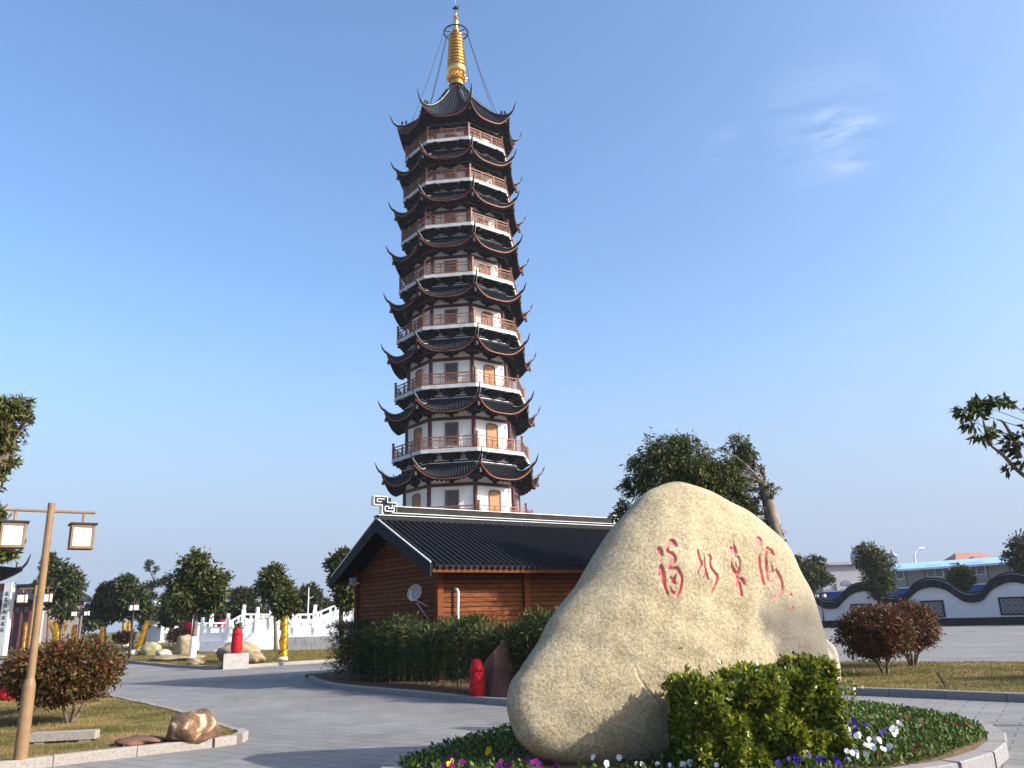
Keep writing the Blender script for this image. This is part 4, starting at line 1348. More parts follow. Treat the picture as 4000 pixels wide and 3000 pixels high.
    # bent pale pipe on the front wall
    p = min((abs(project(B(a, -0.10, 1.9))[0] - 1785), a) for a in [0.02 * i for i in range(150)])[1]
    zt = z_at(2303, B(p, -0.1)[:2])
    pts = [B(p, 0.05, zt), B(p - 0.005, -0.06, zt + 0.02), B(p + 0.02, -0.12, zt - 0.05), B(p + 0.02, -0.12, zt - 0.3), B(p + 0.01, -0.12, zt - 0.7), B(p + 0.02, -0.12, 0.3)]
    mb = MB(); mb.tube(smooth_open(pts, 4), 0.038, 8); tag(mb.build('flexible_pipe', 'pipe_white', origin=(pts[-1].x, pts[-1].y, 0.3), smooth=True), 'pale bent pipe running down the sunlit plank wall of the hut', 'pipe')
    # flood light at the far gable corner
    g = B(-0.04, Wg - 0.12, z_at(2272, B(0, Wg - 0.12)[:2]))
    Lf = thing('flood_light', 'small grey box floodlight under the hut eave by the far gable corner', 'floodlight', g)
    Mx = Matrix(((e1.x, e2.x, 0, g.x), (e1.y, e2.y, 0, g.y), (0, 0, 1, g.z), (0, 0, 0, 1)))
    mb = MB(); mb.box((-0.20, 0, 0.02), (0.16, 0.22, 0.20)); place(bpy.data.objects.new('housing', mb.mesh('housing', 'dish_grey')), Lf, Mx)
    mb = MB(); mb.box((-0.06, 0, -0.05), (0.14, 0.05, 0.05)); mb.box((-0.14, 0, -0.11), (0.05, 0.14, 0.04)); place(bpy.data.objects.new('mount', mb.mesh('mount', 'metal_pale')), Lf, Mx)
    return C0, e1, e2, Wg, B
HUT = hut()

# ------------------------------------------------------------------ shrubs and hedges
def leaf_obj(name, V, Q, m, parent=None):
    return place(bpy.data.objects.new(name, np_mesh(name, V, Q, m)), parent)
def box_hedge():
    """clipped evergreen hedge in front of the boulder"""
    f0, f1 = ground(2755, 3005, 0.20), ground(3285, 2965, 0.17)
    ex = (f1 - f0); ex.z = 0; W = ex.length; ex.normalize()
    ey = Vector((-ex.y, ex.x, 0)); D = 0.55
    zt = 1.06
    base = f0 + ex * W / 2 + ey * D / 2
    T = thing('box_hedge', 'clipped bright green hedge in front of the carved boulder', 'hedge', (base.x, base.y, 0.18))
    n = 15500
    a = RNG.uniform(-0.03, 1.03, n); b = RNG.uniform(0, 1, n); c = RNG.uniform(0, 1, n)
    # most leaves on the clipped faces, the rest inside
    face = RNG.choice(5, n, p=[0.42, 0.24, 0.12, 0.10, 0.12])
    dep = np.abs(RNG.normal(0, 0.05, n))
    b = np.where(face == 0, dep, b); c = np.where(face == 1, 1 - dep, c)
    a = np.where(face == 2, 1.0 - dep * 0.6, a); a = np.where(face == 3, 0.0 + dep * 0.6, a)
    bump = 0.07 * np.sin(a * 15 + c * 5) + 0.05 * np.sin(a * 29 + 1 - c * 7) + 0.05 * np.sin(c * 15 + a * 9)
    hz = 0.72 + 0.13 * a + 0.05 * np.sin(a * 14 + 1) + 0.03 * np.sin(a * 37) + np.where(RNG.uniform(0, 1, n) < 0.03, RNG.uniform(0, 0.09, n), 0)
    x = a * W + RNG.normal(0, 0.02, n); y = b * D + np.where(face == 0, bump, 0) + RNG.normal(0, 0.02, n); z = 0.16 + c * hz + RNG.normal(0, 0.025, n)
    # whorls of leaves: three to five on a twig end
    P = np.array(f0)[None, :2] + np.outer(x, np.array(ex)[:2]) + np.outer(y, np.array(ey)[:2])
    P = np.column_stack([P, z])
    P = np.repeat(P, 4, 0) + RNG.normal(0, 0.006, (n * 4, 3))
    A = RNG.normal(size=(n * 4, 3)) * 0.75
    outw = np.zeros((n, 3))
    outw[face == 0] = -np.array(ey); outw[face == 1] = (0, 0, 1); outw[face == 2] = np.array(ex); outw[face == 3] = -np.array(ex); outw[face == 4] = (0, 0, 0.5)
    A += np.repeat(outw, 4, 0) * 0.8
    A[:, 2] += 0.35
    V, Q = leaves(P, A, 0.070, 0.032)
    leaf_obj('foliage', V, Q, 'leaf_hedge', T)
    mb = MB()
    for k in range(16):
        p = f0 + ex * (W * (k + 0.5) / 16) + ey * (D * random.uniform(0.3, 0.7)); p.z = 0.12
        pts = [p]
        for s in range(3):
            pts.append(pts[-1] + Vector((random.uniform(-0.1, 0.1), random.uniform(-0.1, 0.1), 0.26)))
        mb.tube(pts, [0.016, 0.013, 0.009, 0.005], 5)
    mb.build('stems', 'bark', T)
    # stray sprig leaning out on the right
    b0 = ground(3285, 2865, 0.16)
    mb = MB(); tip = b0 + Vector((0.17, 0.05, 0.52))
    mb.tube([b0, b0 + Vector((0.10, 0, 0.18)), tip], [0.010, 0.007, 0.004], 5)
    S = thing('shrub_sprig', 'lone leafy sprig leaning out beside the clipped hedge end', 'sprig', b0)
    mb.build('stem', 'bark_pale', S)
    P = np.array(tip) + RNG.normal(size=(110, 3)) * np.array([0.075, 0.06, 0.12]) - np.array([0, 0, 0.06])
    V, Q = leaves(P, RNG.normal(size=(110, 3)) + np.array([0.2, 0, 0.5]), 0.065, 0.030)
    leaf_obj('foliage', V, Q, 'leaf_hedge', S)
    return f0, ex, ey, W, D
HEDGE = box_hedge()

def bamboo_hedge():
    C0, e1, e2, Wg, B = HUT
    pts = [ground(1262, 2664), ground(1990, 2752), Vector((1.9, 16.2, 0)), Vector((4.2, 17.6, 0)), Vector((5.0, 20.5, 0))]
    off = 0.55
    line = []
    for a in pts:
        line.append(a + e1 * (0.45 if not line else 1.0))
    line[0] = line[0] + e2 * 0.25
    T = thing('bamboo_hedge', 'tall dark bamboo hedge with narrow leaves in front of the hut', 'hedge', (line[1].x, line[1].y, 0.09))
    segs = list(zip(line, line[1:]))
    Ltot = [(b - a).length for a, b in segs]
    n = 21000
    Ps, As = [], []
    stems = MB()
    for (a, b), L in zip(segs, Ltot):
        k = int(n * L / sum(Ltot))
        t = RNG.uniform(0, 1, k)
        d = np.array((b - a).normalized()); nn = np.array([-d[1], d[0], 0])
        ztop = 1.52 + 0.14 * np.sin(t * L * 2.1) + 0.10 * np.sin(t * L * 5.3 + 1)
        z = 0.25 + (ztop - 0.25) * RNG.uniform(0.0, 1.0, k) ** 0.75
        wv = RNG.normal(0, 0.24, k)
        P = np.array(a)[None] + np.outer(t * L, d) + np.outer(wv, nn)
        P[:, 2] = z
        P = np.repeat(P, 4, 0) + RNG.normal(0, 0.03, (k * 4, 3))
        A = RNG.normal(size=P.shape) * 0.7
        A[:, 2] += np.repeat(np.where(z > ztop - 0.25, 0.6, -0.25), 4)
        A += np.repeat(np.outer(np.sign(wv), nn), 4, 0) * 0.5
        Ps.append(P); As.append(A)
        for q in range(int(L / 0.22)):
            p = a + (b - a) * ((q + random.random()) / max(1, int(L / 0.22))) + Vector((nn[0], nn[1], 0)) * random.uniform(-0.3, 0.3)
            p.z = 0.08
            stems.tube([p, p + Vector((random.uniform(-0.05, 0.05), random.uniform(-0.05, 0.05), 0.7)), p + Vector((random.uniform(-0.12, 0.12), random.uniform(-0.12, 0.12), 1.45))], [0.011, 0.010, 0.006], 5)
    V, Q = leaves(np.vstack(Ps), np.vstack(As), 0.145, 0.020)
    leaf_obj('foliage', V, Q, 'leaf_bamboo', T)
    stems.build('stems', 'bamboo_stem', T)
bamboo_hedge()

def photinia(px, py, rx, ry, height, label, group, m='leaf_photinia', n=9000, leaf=(0.085, 0.034), stems=4, loc=None, parts=3, lean=0.0):
    b = loc or ground(px, py, 0.1)
    T = thing('photinia_bush', label, 'bush', b, group=group)
    trunk_h = height * 0.30
    cz = b.z + height - ry
    blobs = []
    for k in range(parts):
        a = 2 * math.pi * k / parts + 0.6
        blobs.append(((b.x + lean + rx * 0.33 * math.cos(a), b.y + rx * 0.33 * math.sin(a), cz + ry * 0.08 * math.sin(a * 2)), (rx * 0.68, rx * 0.68, ry * 0.92)))
    blobs.append(((b.x + lean, b.y, cz), (rx * 0.92, rx * 0.92, ry * 0.9)))
    V, Q = blob_leaves(blobs, n, leaf[0], leaf[1], clump=0.16, per=9, droop=0.05, shell=3.2)
    leaf_obj('foliage', V, Q, m, T)
    mb = MB()
    for k in range(stems):
        a = 2 * math.pi * k / stems + 0.5
        p = b + Vector((0.05 * math.cos(a), 0.05 * math.sin(a), -0.02))
        mb.tube([p, p + Vector((0.10 * math.cos(a), 0.10 * math.sin(a), trunk_h * 0.6)), p + Vector((rx * 0.45 * math.cos(a) + lean, rx * 0.45 * math.sin(a), trunk_h * 1.25)), p + Vector((rx * 0.7 * math.cos(a) + lean, rx * 0.7 * math.sin(a), trunk_h * 2.0))], [0.035, 0.028, 0.018, 0.008], 6)
    mb.build('stems', 'bark', T, smooth=True)
    return T
PG = 'photinia bushes on the lawns'
photinia(275, 2822, 0.95, 0.55, 1.38, 'big rounded red-green bush behind the near lantern post', PG, 'leaf_photinia_green', 19000, stems=5, lean=-0.22)
photinia(120, 2790, 0.80, 0.45, 1.25, 'rounded red-green bush at the left edge, behind the big one', PG, 'leaf_photinia_green', 6000)
photinia(3462, 2634, 0.88, 0.62, 1.56, 'dark red rounded bush standing nearer of the pair on the right lawn', PG, n=19000, stems=3, lean=-0.08)
photinia(3567, 2601, 0.80, 0.64, 1.62, 'dark red rounded bush standing farther of the pair on the right lawn', PG, n=19000, stems=5, lean=0.02)
photinia(0, 0, 1.1, 0.8, 2.2, 'dark red bush on the right lawn beyond the picture edge', PG, n=6000, loc=Vector((12.9, 16.9, 0.1)))
for (px, py, rx, ry, h, lab) in ((690, 2532, 1.15, 0.6, 1.7, 'dark red bush behind the upright tan rock'), (845, 2528, 1.5, 0.72, 2.0, 'wide red-brown bush before the white steps, left of the red figure'), (1075, 2530, 1.55, 0.9, 2.3, 'dark brownish bush just left of the gold wrapped trunk'),
                                 (1000, 2522, 1.1, 0.9, 2.2, 'dark bush in the shade at the foot of the white steps'), (480, 2530, 1.2, 0.6, 1.6, 'red bush left of the dark lamp pole'), (372, 2515, 1.5, 0.55, 1.3, 'low wide red bush between two gold trunks'), (1215, 2520, 0.9, 0.8, 2.1, 'thin greyish bush against the grey wall')):
    photinia(px, py, rx, ry, h, lab, PG, 'leaf_photinia' if 'dark bush' not in lab and 'greyish' not in lab else 'leaf_far', 2600 if 'thin' not in lab else 900, leaf=(0.17, 0.07))

# ------------------------------------------------------------------ lantern lamps
LAMP_H = z_at(1965, ground(78, 2972, 0.1)[:2]) - 0.1
def lamp(px, py, label, rot, z=0.1, m='lamp_tan', zfoot=None, scale=1.0):
    b = ground(px, py, z)
    T = thing('lantern_lamp', label, 'lamp post', b, rot, group='lantern lamps along the paths', scale=LAMP_H / 3.48)
    mb = MB(); mb.lathe([(0.088, 0), (0.082, 0.9), (0.078, 0.98), (0.062, 1.03), (0.056, 1.05)], n=16); mb.build('post_sleeve', m, T, local=True, smooth=True)
    mb = MB(); mb.lathe([(0.054, 1.04), (0.048, 3.42), (0.050, 3.42), (0.049, 3.48)], n=14); mb.build('post', m, T, local=True, smooth=True)
    mb = MB(); mb.tube([(-0.59, 0, 3.36), (0.59, 0, 3.36)], 0.021, 8); mb.build('crossbar', m, T, local=True, smooth=True)
    for s in (-1, 1):
        x = s * 0.44
        mb = MB(); mb.lathe([(0.020, 3.34), (0.018, 3.22), (0.024, 3.21), (0.014, 3.19)], (x, 0, 0), 8); st = mb.build('hanger', m, T, local=True, smooth=True)
        w, zt, zb = 0.158, 3.17, 2.82
        mb = MB()
        for sx in (-1, 1):
            for sy in (-1, 1):
                mb.box((x + sx * (w - 0.018), sy * (w - 0.018), (zt + zb) / 2), (0.030, 0.030, zt - zb))
        for zz in (zt - 0.018, zb + 0.018):
            for q in (-1, 1):
                mb.box((x, q * (w - 0.018), zz), (2 * w - 0.076, 0.036, 0.036)); mb.box((x + q * (w - 0.018), 0, zz), (0.036, 2 * w - 0.076, 0.036))
        la = mb.build('lantern', m, T, local=True)
        mb = MB(); mb.box((x, 0, zt + 0.012), (2 * w + 0.05, 2 * w + 0.05, 0.022)); mb.build('lantern_cap', 'lamp_dark', la, M=WM[T])
        mb = MB(); mb.box((x, 0, (zt + zb) / 2), (2 * w - 0.05, 2 * w - 0.05, zt - zb - 0.04)); mb.build('diffuser', 'lamp_panel', la, M=WM[T])
    return T
lamp(78, 2972, 'tan twin-lantern post standing nearest, at the left front lawn corner', R(34))
lamp(96, 2655, 'tan twin-lantern post seen left of the near post, farther off', R(10))
lamp(296, 2566, 'small dark twin-lantern post before the big dark tree', R(5), m='lamp_dark')
lamp(503, 2579, 'dark twin-lantern post on the back lawn edge', R(-50), m='lamp_dark')
lamp(3222, 2452, 'dark twin-lantern post beside the boulder near the wavy wall', R(20), z=0.0, m='lamp_dark')

# ------------------------------------------------------------------ trees
def tree(label, base, blobs_px, Y, trunk=None, n=6000, leaf=(0.11, 0.045), m='leaf_camphor', bark='bark', r0=0.12, white=0.0, per=22, clump=0.3, droop=0.3, name='tree', stakes=False, shell=2.2, group=None, depth=0.9, twig=True, limb=0.34):
    """crown blobs given as (px, py, rx, ry) on the tree's own depth; the crown gets its depth from its width"""
    b = Vector(base)
    T = thing(name, label, 'tree', b, group=group)
    s = Y / (F * math.cos(PITCH))
    blobs = []
    for bb in blobs_px:
        px, py, rx, ry = bb[:4]
        dy = bb[4] if len(bb) > 4 else random.uniform(-0.5, 0.5) * rx * s * depth
        c = atY(px, py, Y) + Vector((0, dy, 0))
        blobs.append((tuple(c), (rx * s, max(rx, ry) * s * depth, ry * s)))
    V, Q = blob_leaves(blobs, n, leaf[0], leaf[1], clump=clump, per=per, droop=droop, shell=shell)
    leaf_obj('crown', V, Q, m, T)
    mb = MB()
    cen = sum((Vector(c) for c, _ in blobs), Vector()) / len(blobs)
    if trunk is None:
        top = Vector((cen.x, cen.y, cen.z))
        trunk = [b, b.lerp(top, 0.45) + Vector((random.uniform(-.1, .1), 0, 0)), top]
    trunk = smooth_open(trunk, 4)
    N = len(trunk)
    mb.tube(trunk, [r0 * (1.25 if i == 0 else 1 - 0.55 * i / (N - 1)) for i in range(N)], 10)
    for c, r_ in blobs:
        c = Vector(c)
        st = min(trunk[N // 3:], key=lambda p: (p - c).length + max(0, p.z - c.z + 0.2) * 2)
        mid = st.lerp(c, 0.5) + Vector((random.uniform(-1, 1), random.uniform(-1, 1), random.uniform(-0.3, 0.6))) * 0.12 * (c - st).length
        rr = r0 * limb
        mb.tube(smooth_open([st, mid, c], 3), [rr * (1 - 0.12 * i) for i in range(7)], 6)
        if twig:
            for _ in range(5):
                d = Vector(RNG.normal(size=3)); d.normalize()
                e = c + Vector((d.x * r_[0], d.y * r_[1], d.z * r_[2])) * 0.9
                mb.tube([mid.lerp(c, 0.5), mid.lerp(e, 0.6), e], [rr * 0.5, rr * 0.3, rr * 0.12], 4)
    mb.build('trunk', bark, T, smooth=True)
    if white:
        mb = MB(); k = [p for p in trunk if p.z < b.z + white]
        q = trunk[len(k)] if len(k) < N else trunk[-1]
        pts = k + [k[-1].lerp(q, min(1, max(0.05, (b.z + white - k[-1].z) / max(q.z - k[-1].z, 1e-3))))]
        mb.tube(pts, [r0 * 1.25 + 0.008] + [r0 * (1 - 0.55 * i / (N - 1)) + 0.012 for i in range(1, len(pts))], 10); mb.build('whitewash', 'limewash', T, smooth=True)
    if stakes:
        for k in range(3):
            a = 2 * math.pi * k / 3 + 0.9
            mb = MB(); mb.tube([b + Vector((1.25 * math.cos(a), 1.25 * math.sin(a), 0)), b + Vector((0.1 * math.cos(a), 0.1 * math.sin(a), 2.0))], 0.04, 6); mb.build('stake', 'stake_wood', T)
    return T
BG = 'trees in the park behind the road'
# big tree between boulder and hut
HT = 23.35
hb = Vector((atY(3075, 2300, HT).x, HT, 0.09))
tree('evergreen tree rising behind the boulder with a cut leaning trunk', hb,
     [(2600, 1770, 95, 60), (2665, 1735, 60, 42), (2520, 1810, 60, 55), (2570, 1860, 85, 65), (2690, 1840, 110, 65), (2785, 1860, 90, 62), (2860, 1890, 75, 65), (2892, 1735, 42, 48), (2925, 1790, 42, 45), (2870, 1815, 45, 36),
      (2478, 1895, 45, 55), (2432, 1985, 32, 40), (2402, 2020, 20, 18), (2995, 1918, 30, 36), (3015, 2055, 40, 36), (2925, 1965, 45, 42), (2826, 1748, 17, 13), (2650, 1800, 75, 55), (2740, 1900, 120, 60), (2985, 1835, 12, 16), (3040, 2100, 26, 26), (2600, 1930, 110, 50), (2600, 2030, 90, 60, 0), (2720, 1990, 110, 60, 0), (2850, 2000, 100, 60, 0), (2680, 2090, 110, 60, 0), (2800, 2080, 100, 60, 0), (2900, 2080, 70, 60, 0)],
     HT, trunk=[hb, atY(3062, 2320, HT), atY(3038, 2120, HT), atY(3012, 2010, HT), atY(2992, 1930, HT), atY(2978, 1885, HT)], n=34000, leaf=(0.14, 0.042), droop=0.75, per=20, clump=0.34, r0=0.27, bark='bark_pale', shell=1.9, limb=0.11)
T0 = bpy.data.objects['tree']
mb = MB()
for (x0, y0, pts) in ((2728, 1780, [(2736, 1750), (2732, 1722), (2726, 1730)]), (2742, 1775, [(2752, 1745), (2760, 1725)]), (2752, 1778, [(2770, 1762), (2782, 1752)]), (2696, 1740, [(2690, 1705), (2685, 1688)]), (2735, 1785, [(2729, 1745), (2730, 1728)])):
    mb = MB(); mb.tube([atY(x0, y0 + 30, HT)] + [atY(x, y, HT) for x, y in pts], [0.022] + [0.012] * (len(pts) - 1) + [0.006], 5); mb.build('bare_branch', 'bark', T0, smooth=True)
for pts in ([(3000, 1955), (2975, 1940), (2945, 1950), (2905, 1945)], [(2990, 1870), (2965, 1835), (2945, 1822), (2915, 1828)], [(2992, 1862), (2955, 1858), (2930, 1860)], [(2990, 1875), (2970, 1830), (2950, 1805)]):
    mb = MB(); mb.tube(smooth_open([atY(x, y, HT) for x, y in pts], 3), [0.036 - 0.008 * i / 3 * 1.0 for i in range(3 * (len(pts) - 1) + 1)], 6); mb.build('bare_branch', 'bark', T0, smooth=True)
# tree whose branch reaches in from the right
rb = Vector((9.3, 11.2, 0.1))
tree('tree at the right edge with a thin leafy branch against the sky', rb,
     [(3790, 1600, 42, 32), (3850, 1585, 42, 30), (3900, 1572, 36, 26), (3945, 1575, 20, 22), (3800, 1650, 42, 32), (3830, 1690, 40, 30), (3905, 1690, 24, 28), (3950, 1730, 26, 42), (3985, 1700, 26, 36), (3945, 1835, 18, 12), (3995, 1790, 24, 34), (4150, 1700, 120, 100), (4300, 1500, 150, 120)],
     11.2, trunk=[rb, Vector((9.2, 11.2, 1.4)), Vector((8.9, 11.2, 2.6)), Vector((8.3, 11.2, 3.3))], n=3000, leaf=(0.125, 0.048), per=14, clump=0.36, r0=0.10, droop=0.6, shell=1.7, depth=0.8, twig=False, limb=0.12)
mb = MB()
for pts in ([(4150, 1960), (3990, 1850), (3920, 1780), (3870, 1740), (3830, 1700)], [(3985, 1790), (3960, 1720), (3920, 1650), (3895, 1640)], [(3870, 1740), (3855, 1700), (3840, 1640)]):
    w = smooth_open([atY(x, y, 11.2) for x, y in pts], 3)
    mb = MB(); mb.tube(w, [0.035 - 0.026 * i / (len(w) - 1) for i in range(len(w))], 6); mb.build('branch', 'bark', bpy.data.objects['tree.001'], smooth=True)
# low crown of a shrubby tree beyond the right edge, seen only by its shade on the road
# left edge
lb = Vector((-13.6, 19.0, 0.1))
tree('tree cut off by the left picture edge, high crown over the lanterns', lb,
     [(20, 1600, 70, 45), (85, 1585, 36, 32), (120, 1625, 24, 18), (30, 1665, 55, 45), (10, 1740, 40, 40), (20, 1810, 42, 26), (-60, 1700, 100, 120), (-40, 1880, 70, 60), (-10, 2000, 36, 26), (0, 2075, 38, 40), (0, 2150, 42, 48), (-60, 2100, 80, 90)],
     19.0, n=9000, leaf=(0.14, 0.055), m='leaf_warm', per=18, clump=0.34, r0=0.16, droop=0.4)

def bgtree(label, px, py, Y, blobs, **k):
    b = atY(px, py, Y) if Y else ground(px, py, 0.1)
    YY = b.y
    b.z = 0.1 if YY < 64 else 0.0
    s = YY / 46.0
    k.setdefault('leaf', (0.26 * s ** 0.8, 0.12 * s ** 0.8))
    k['n'] = int(k.get('n', 3800) * 1.5)
    k.setdefault('r0', 0.13)
    k.setdefault('per', 16)
    k.setdefault('clump', 0.42)
    k.setdefault('shell', 1.8)
    blobs = [(q[0], q[1], q[2] * 0.86, q[3] * 0.86) for q in blobs]
    return tree(label, b, blobs, YY, group=BG, **k)
bgtree('large round-crowned tree with whitewashed trunk base on the back lawn', 750, 2580, 0, [(775, 2205, 62, 48), (725, 2275, 66, 48), (835, 2265, 52, 45), (785, 2300, 80, 50), (735, 2350, 58, 42), (850, 2320, 42, 36), (690, 2310, 34, 38), (800, 2360, 60, 34)], n=6500, white=1.15, r0=0.17)
bgtree('narrow tree behind the gold wrapped trunk, taller of the two', 1080, 2500, 56, [(1072, 2250, 42, 42), (1045, 2290, 44, 44), (1095, 2295, 42, 46), (1068, 2330, 40, 34)], n=3800, leaf=(0.28, 0.12))
bgtree('small round tree growing out of the gold wrapped trunk', 1105, 2578, 0, [(1112, 2345, 44, 44), (1100, 2375, 40, 30), (1135, 2365, 34, 30)], n=3000, r0=0.10)
bgtree('dark distant tree between the whitewashed tree and the narrow tree', 945, 2440, 95, [(935, 2325, 30, 24), (975, 2325, 26, 26), (955, 2350, 36, 28), (925, 2380, 46, 26), (985, 2375, 34, 24)], m='leaf_far')
bgtree('distant tree behind the thin white pole', 1205, 2440, 88, [(1190, 2335, 36, 34), (1215, 2320, 32, 32), (1225, 2350, 28, 30), (1180, 2365, 28, 22)], m='leaf_far')
bgtree('big dark rounded tree right of the near lantern post', 245, 2500, 62, [(225, 2235, 46, 40), (205, 2290, 62, 50), (262, 2265, 52, 46), (290, 2295, 40, 40), (230, 2340, 56, 40), (260, 2385, 48, 36), (200, 2200, 24, 26)], n=5000, m='leaf_far', r0=0.2)
bgtree('tree partly hidden behind the near lantern post', 190, 2500, 70, [(200, 2185, 24, 20), (190, 2225, 26, 26), (185, 2280, 36, 40)], n=1800, m='leaf_far')
bgtree('grey-green tree left of the bushy pair', 415, 2500, 78, [(430, 2310, 40, 32), (400, 2350, 50, 36), (455, 2330, 34, 36), (380, 2385, 40, 28), (440, 2390, 50, 30)], m='leaf_far')
bgtree('dark leafy tree above the dark lamp pole', 520, 2510, 66, [(495, 2275, 30, 28), (515, 2310, 42, 36), (535, 2345, 48, 40), (490, 2360, 40, 40), (550, 2385, 44, 30)], m='leaf_far', n=4400)
bgtree('half bare pollarded tree with tufts of leaves', 560, 2535, 0, [(585, 2200, 22, 9), (612, 2225, 15, 10), (575, 2222, 16, 8), (580, 2285, 34, 12), (628, 2278, 24, 14), (650, 2255, 24, 14), (585, 2325, 36, 18), (600, 2370, 34, 24)], n=1500, leaf=(0.24, 0.10), m='leaf_warm', r0=0.12)
bgtree('hazy slim tree left of the whitewashed tree', 668, 2475, 92, [(665, 2345, 34, 30), (680, 2390, 46, 34), (650, 2410, 40, 34)], m='leaf_far')
bgtree('hazy dark tree behind the whitewashed tree', 815, 2470, 86, [(820, 2370, 50, 40), (790, 2410, 44, 30), (840, 2400, 36, 34)], m='leaf_far')
bgtree('leafy tree peeping out behind the left hut eave', 1345, 2560, 36, [(1345, 2175, 26, 36), (1310, 2205, 34, 28), (1360, 2225, 46, 36), (1330, 2275, 42, 34), (1365, 2310, 46, 36), (1300, 2265, 20, 18), (1355, 2350, 40, 30)], n=5200, leaf=(0.20, 0.085), r0=0.14)
for i, (px, py, rx, ry, Y) in enumerate(((860, 2400, 60, 22, 120), (1010, 2400, 60, 26, 118), (1130, 2395, 55, 30, 124), (1265, 2375, 40, 28, 110), (1320, 2395, 60, 30, 112), (1400, 2380, 60, 40, 112), (330, 2420, 60, 30, 115), (120, 2420, 60, 34, 118), (610, 2430, 50, 24, 130), (720, 2425, 50, 24, 126), (40, 2400, 40, 40, 130))):
    w = ['low far tree left of the dark distant tree', 'low far tree right of the dark distant tree', 'low far tree left of the thin white pole', 'low brownish far tree right of the thin white pole', 'far tree just left of the hut eave tree', 'far tree hidden behind the hut eave', 'far hazy tree behind the small dark lamp', 'far hazy tree behind the second tan lamp', 'far hazy tree by the white house', 'far hazy tree behind the slim tree', 'far tree behind the dark hall'][i]
    bgtree(w, px, 2440, Y, [(px, py, rx, ry), (px - rx * 0.6, py + ry * 0.5, rx * 0.7, ry * 0.7), (px + rx * 0.6, py + ry * 0.4, rx * 0.7, ry * 0.7)], n=1500, m='leaf_far', leaf=(0.6, 0.28))
# trees before the wavy wall
WG = 'staked trees along the wavy wall'
def walltree(label, px, py, blobs, **k):
    b = ground(px, py)
    k['n'] = int(k['n'] * 1.6)
    return tree(label, b, blobs, b.y, group=WG, leaf=(0.27, 0.12), per=16, r0=0.13, **k)
walltree('staked tree right beside the boulder, with tufted crown', 3205, 2449, [(3110, 2185, 22, 16), (3125, 2200, 24, 18), (3180, 2190, 28, 20), (3208, 2190, 14, 14), (3150, 2225, 36, 28), (3185, 2255, 44, 32), (3225, 2262, 26, 20), (3205, 2220, 14, 20), (3175, 2285, 36, 18)], n=3600, white=1.3, stakes=True)
walltree('tall full tree behind the red bushes', 3442, 2448, [(3395, 2155, 42, 32), (3425, 2180, 44, 38), (3405, 2205, 50, 40), (3440, 2225, 44, 40), (3425, 2265, 48, 38), (3455, 2290, 40, 34), (3440, 2325, 34, 26)], n=4800, white=1.2, shell=2.6)
walltree('small staked tree with a tripod before the wavy wall', 3776, 2441, [(3752, 2235, 32, 24), (3745, 2262, 36, 30), (3770, 2250, 30, 30), (3762, 2285, 28, 22), (3785, 2268, 18, 18)], n=3000, white=1.4, stakes=True)
walltree('dark tree cut off by the right edge before the wall', 4010, 2436, [(3975, 2145, 42, 36), (4005, 2125, 50, 44), (3960, 2180, 36, 26), (4010, 2190, 60, 40), (4000, 2240, 46, 36), (4040, 2200, 60, 60)], n=4500, white=1.2, m='leaf_far')

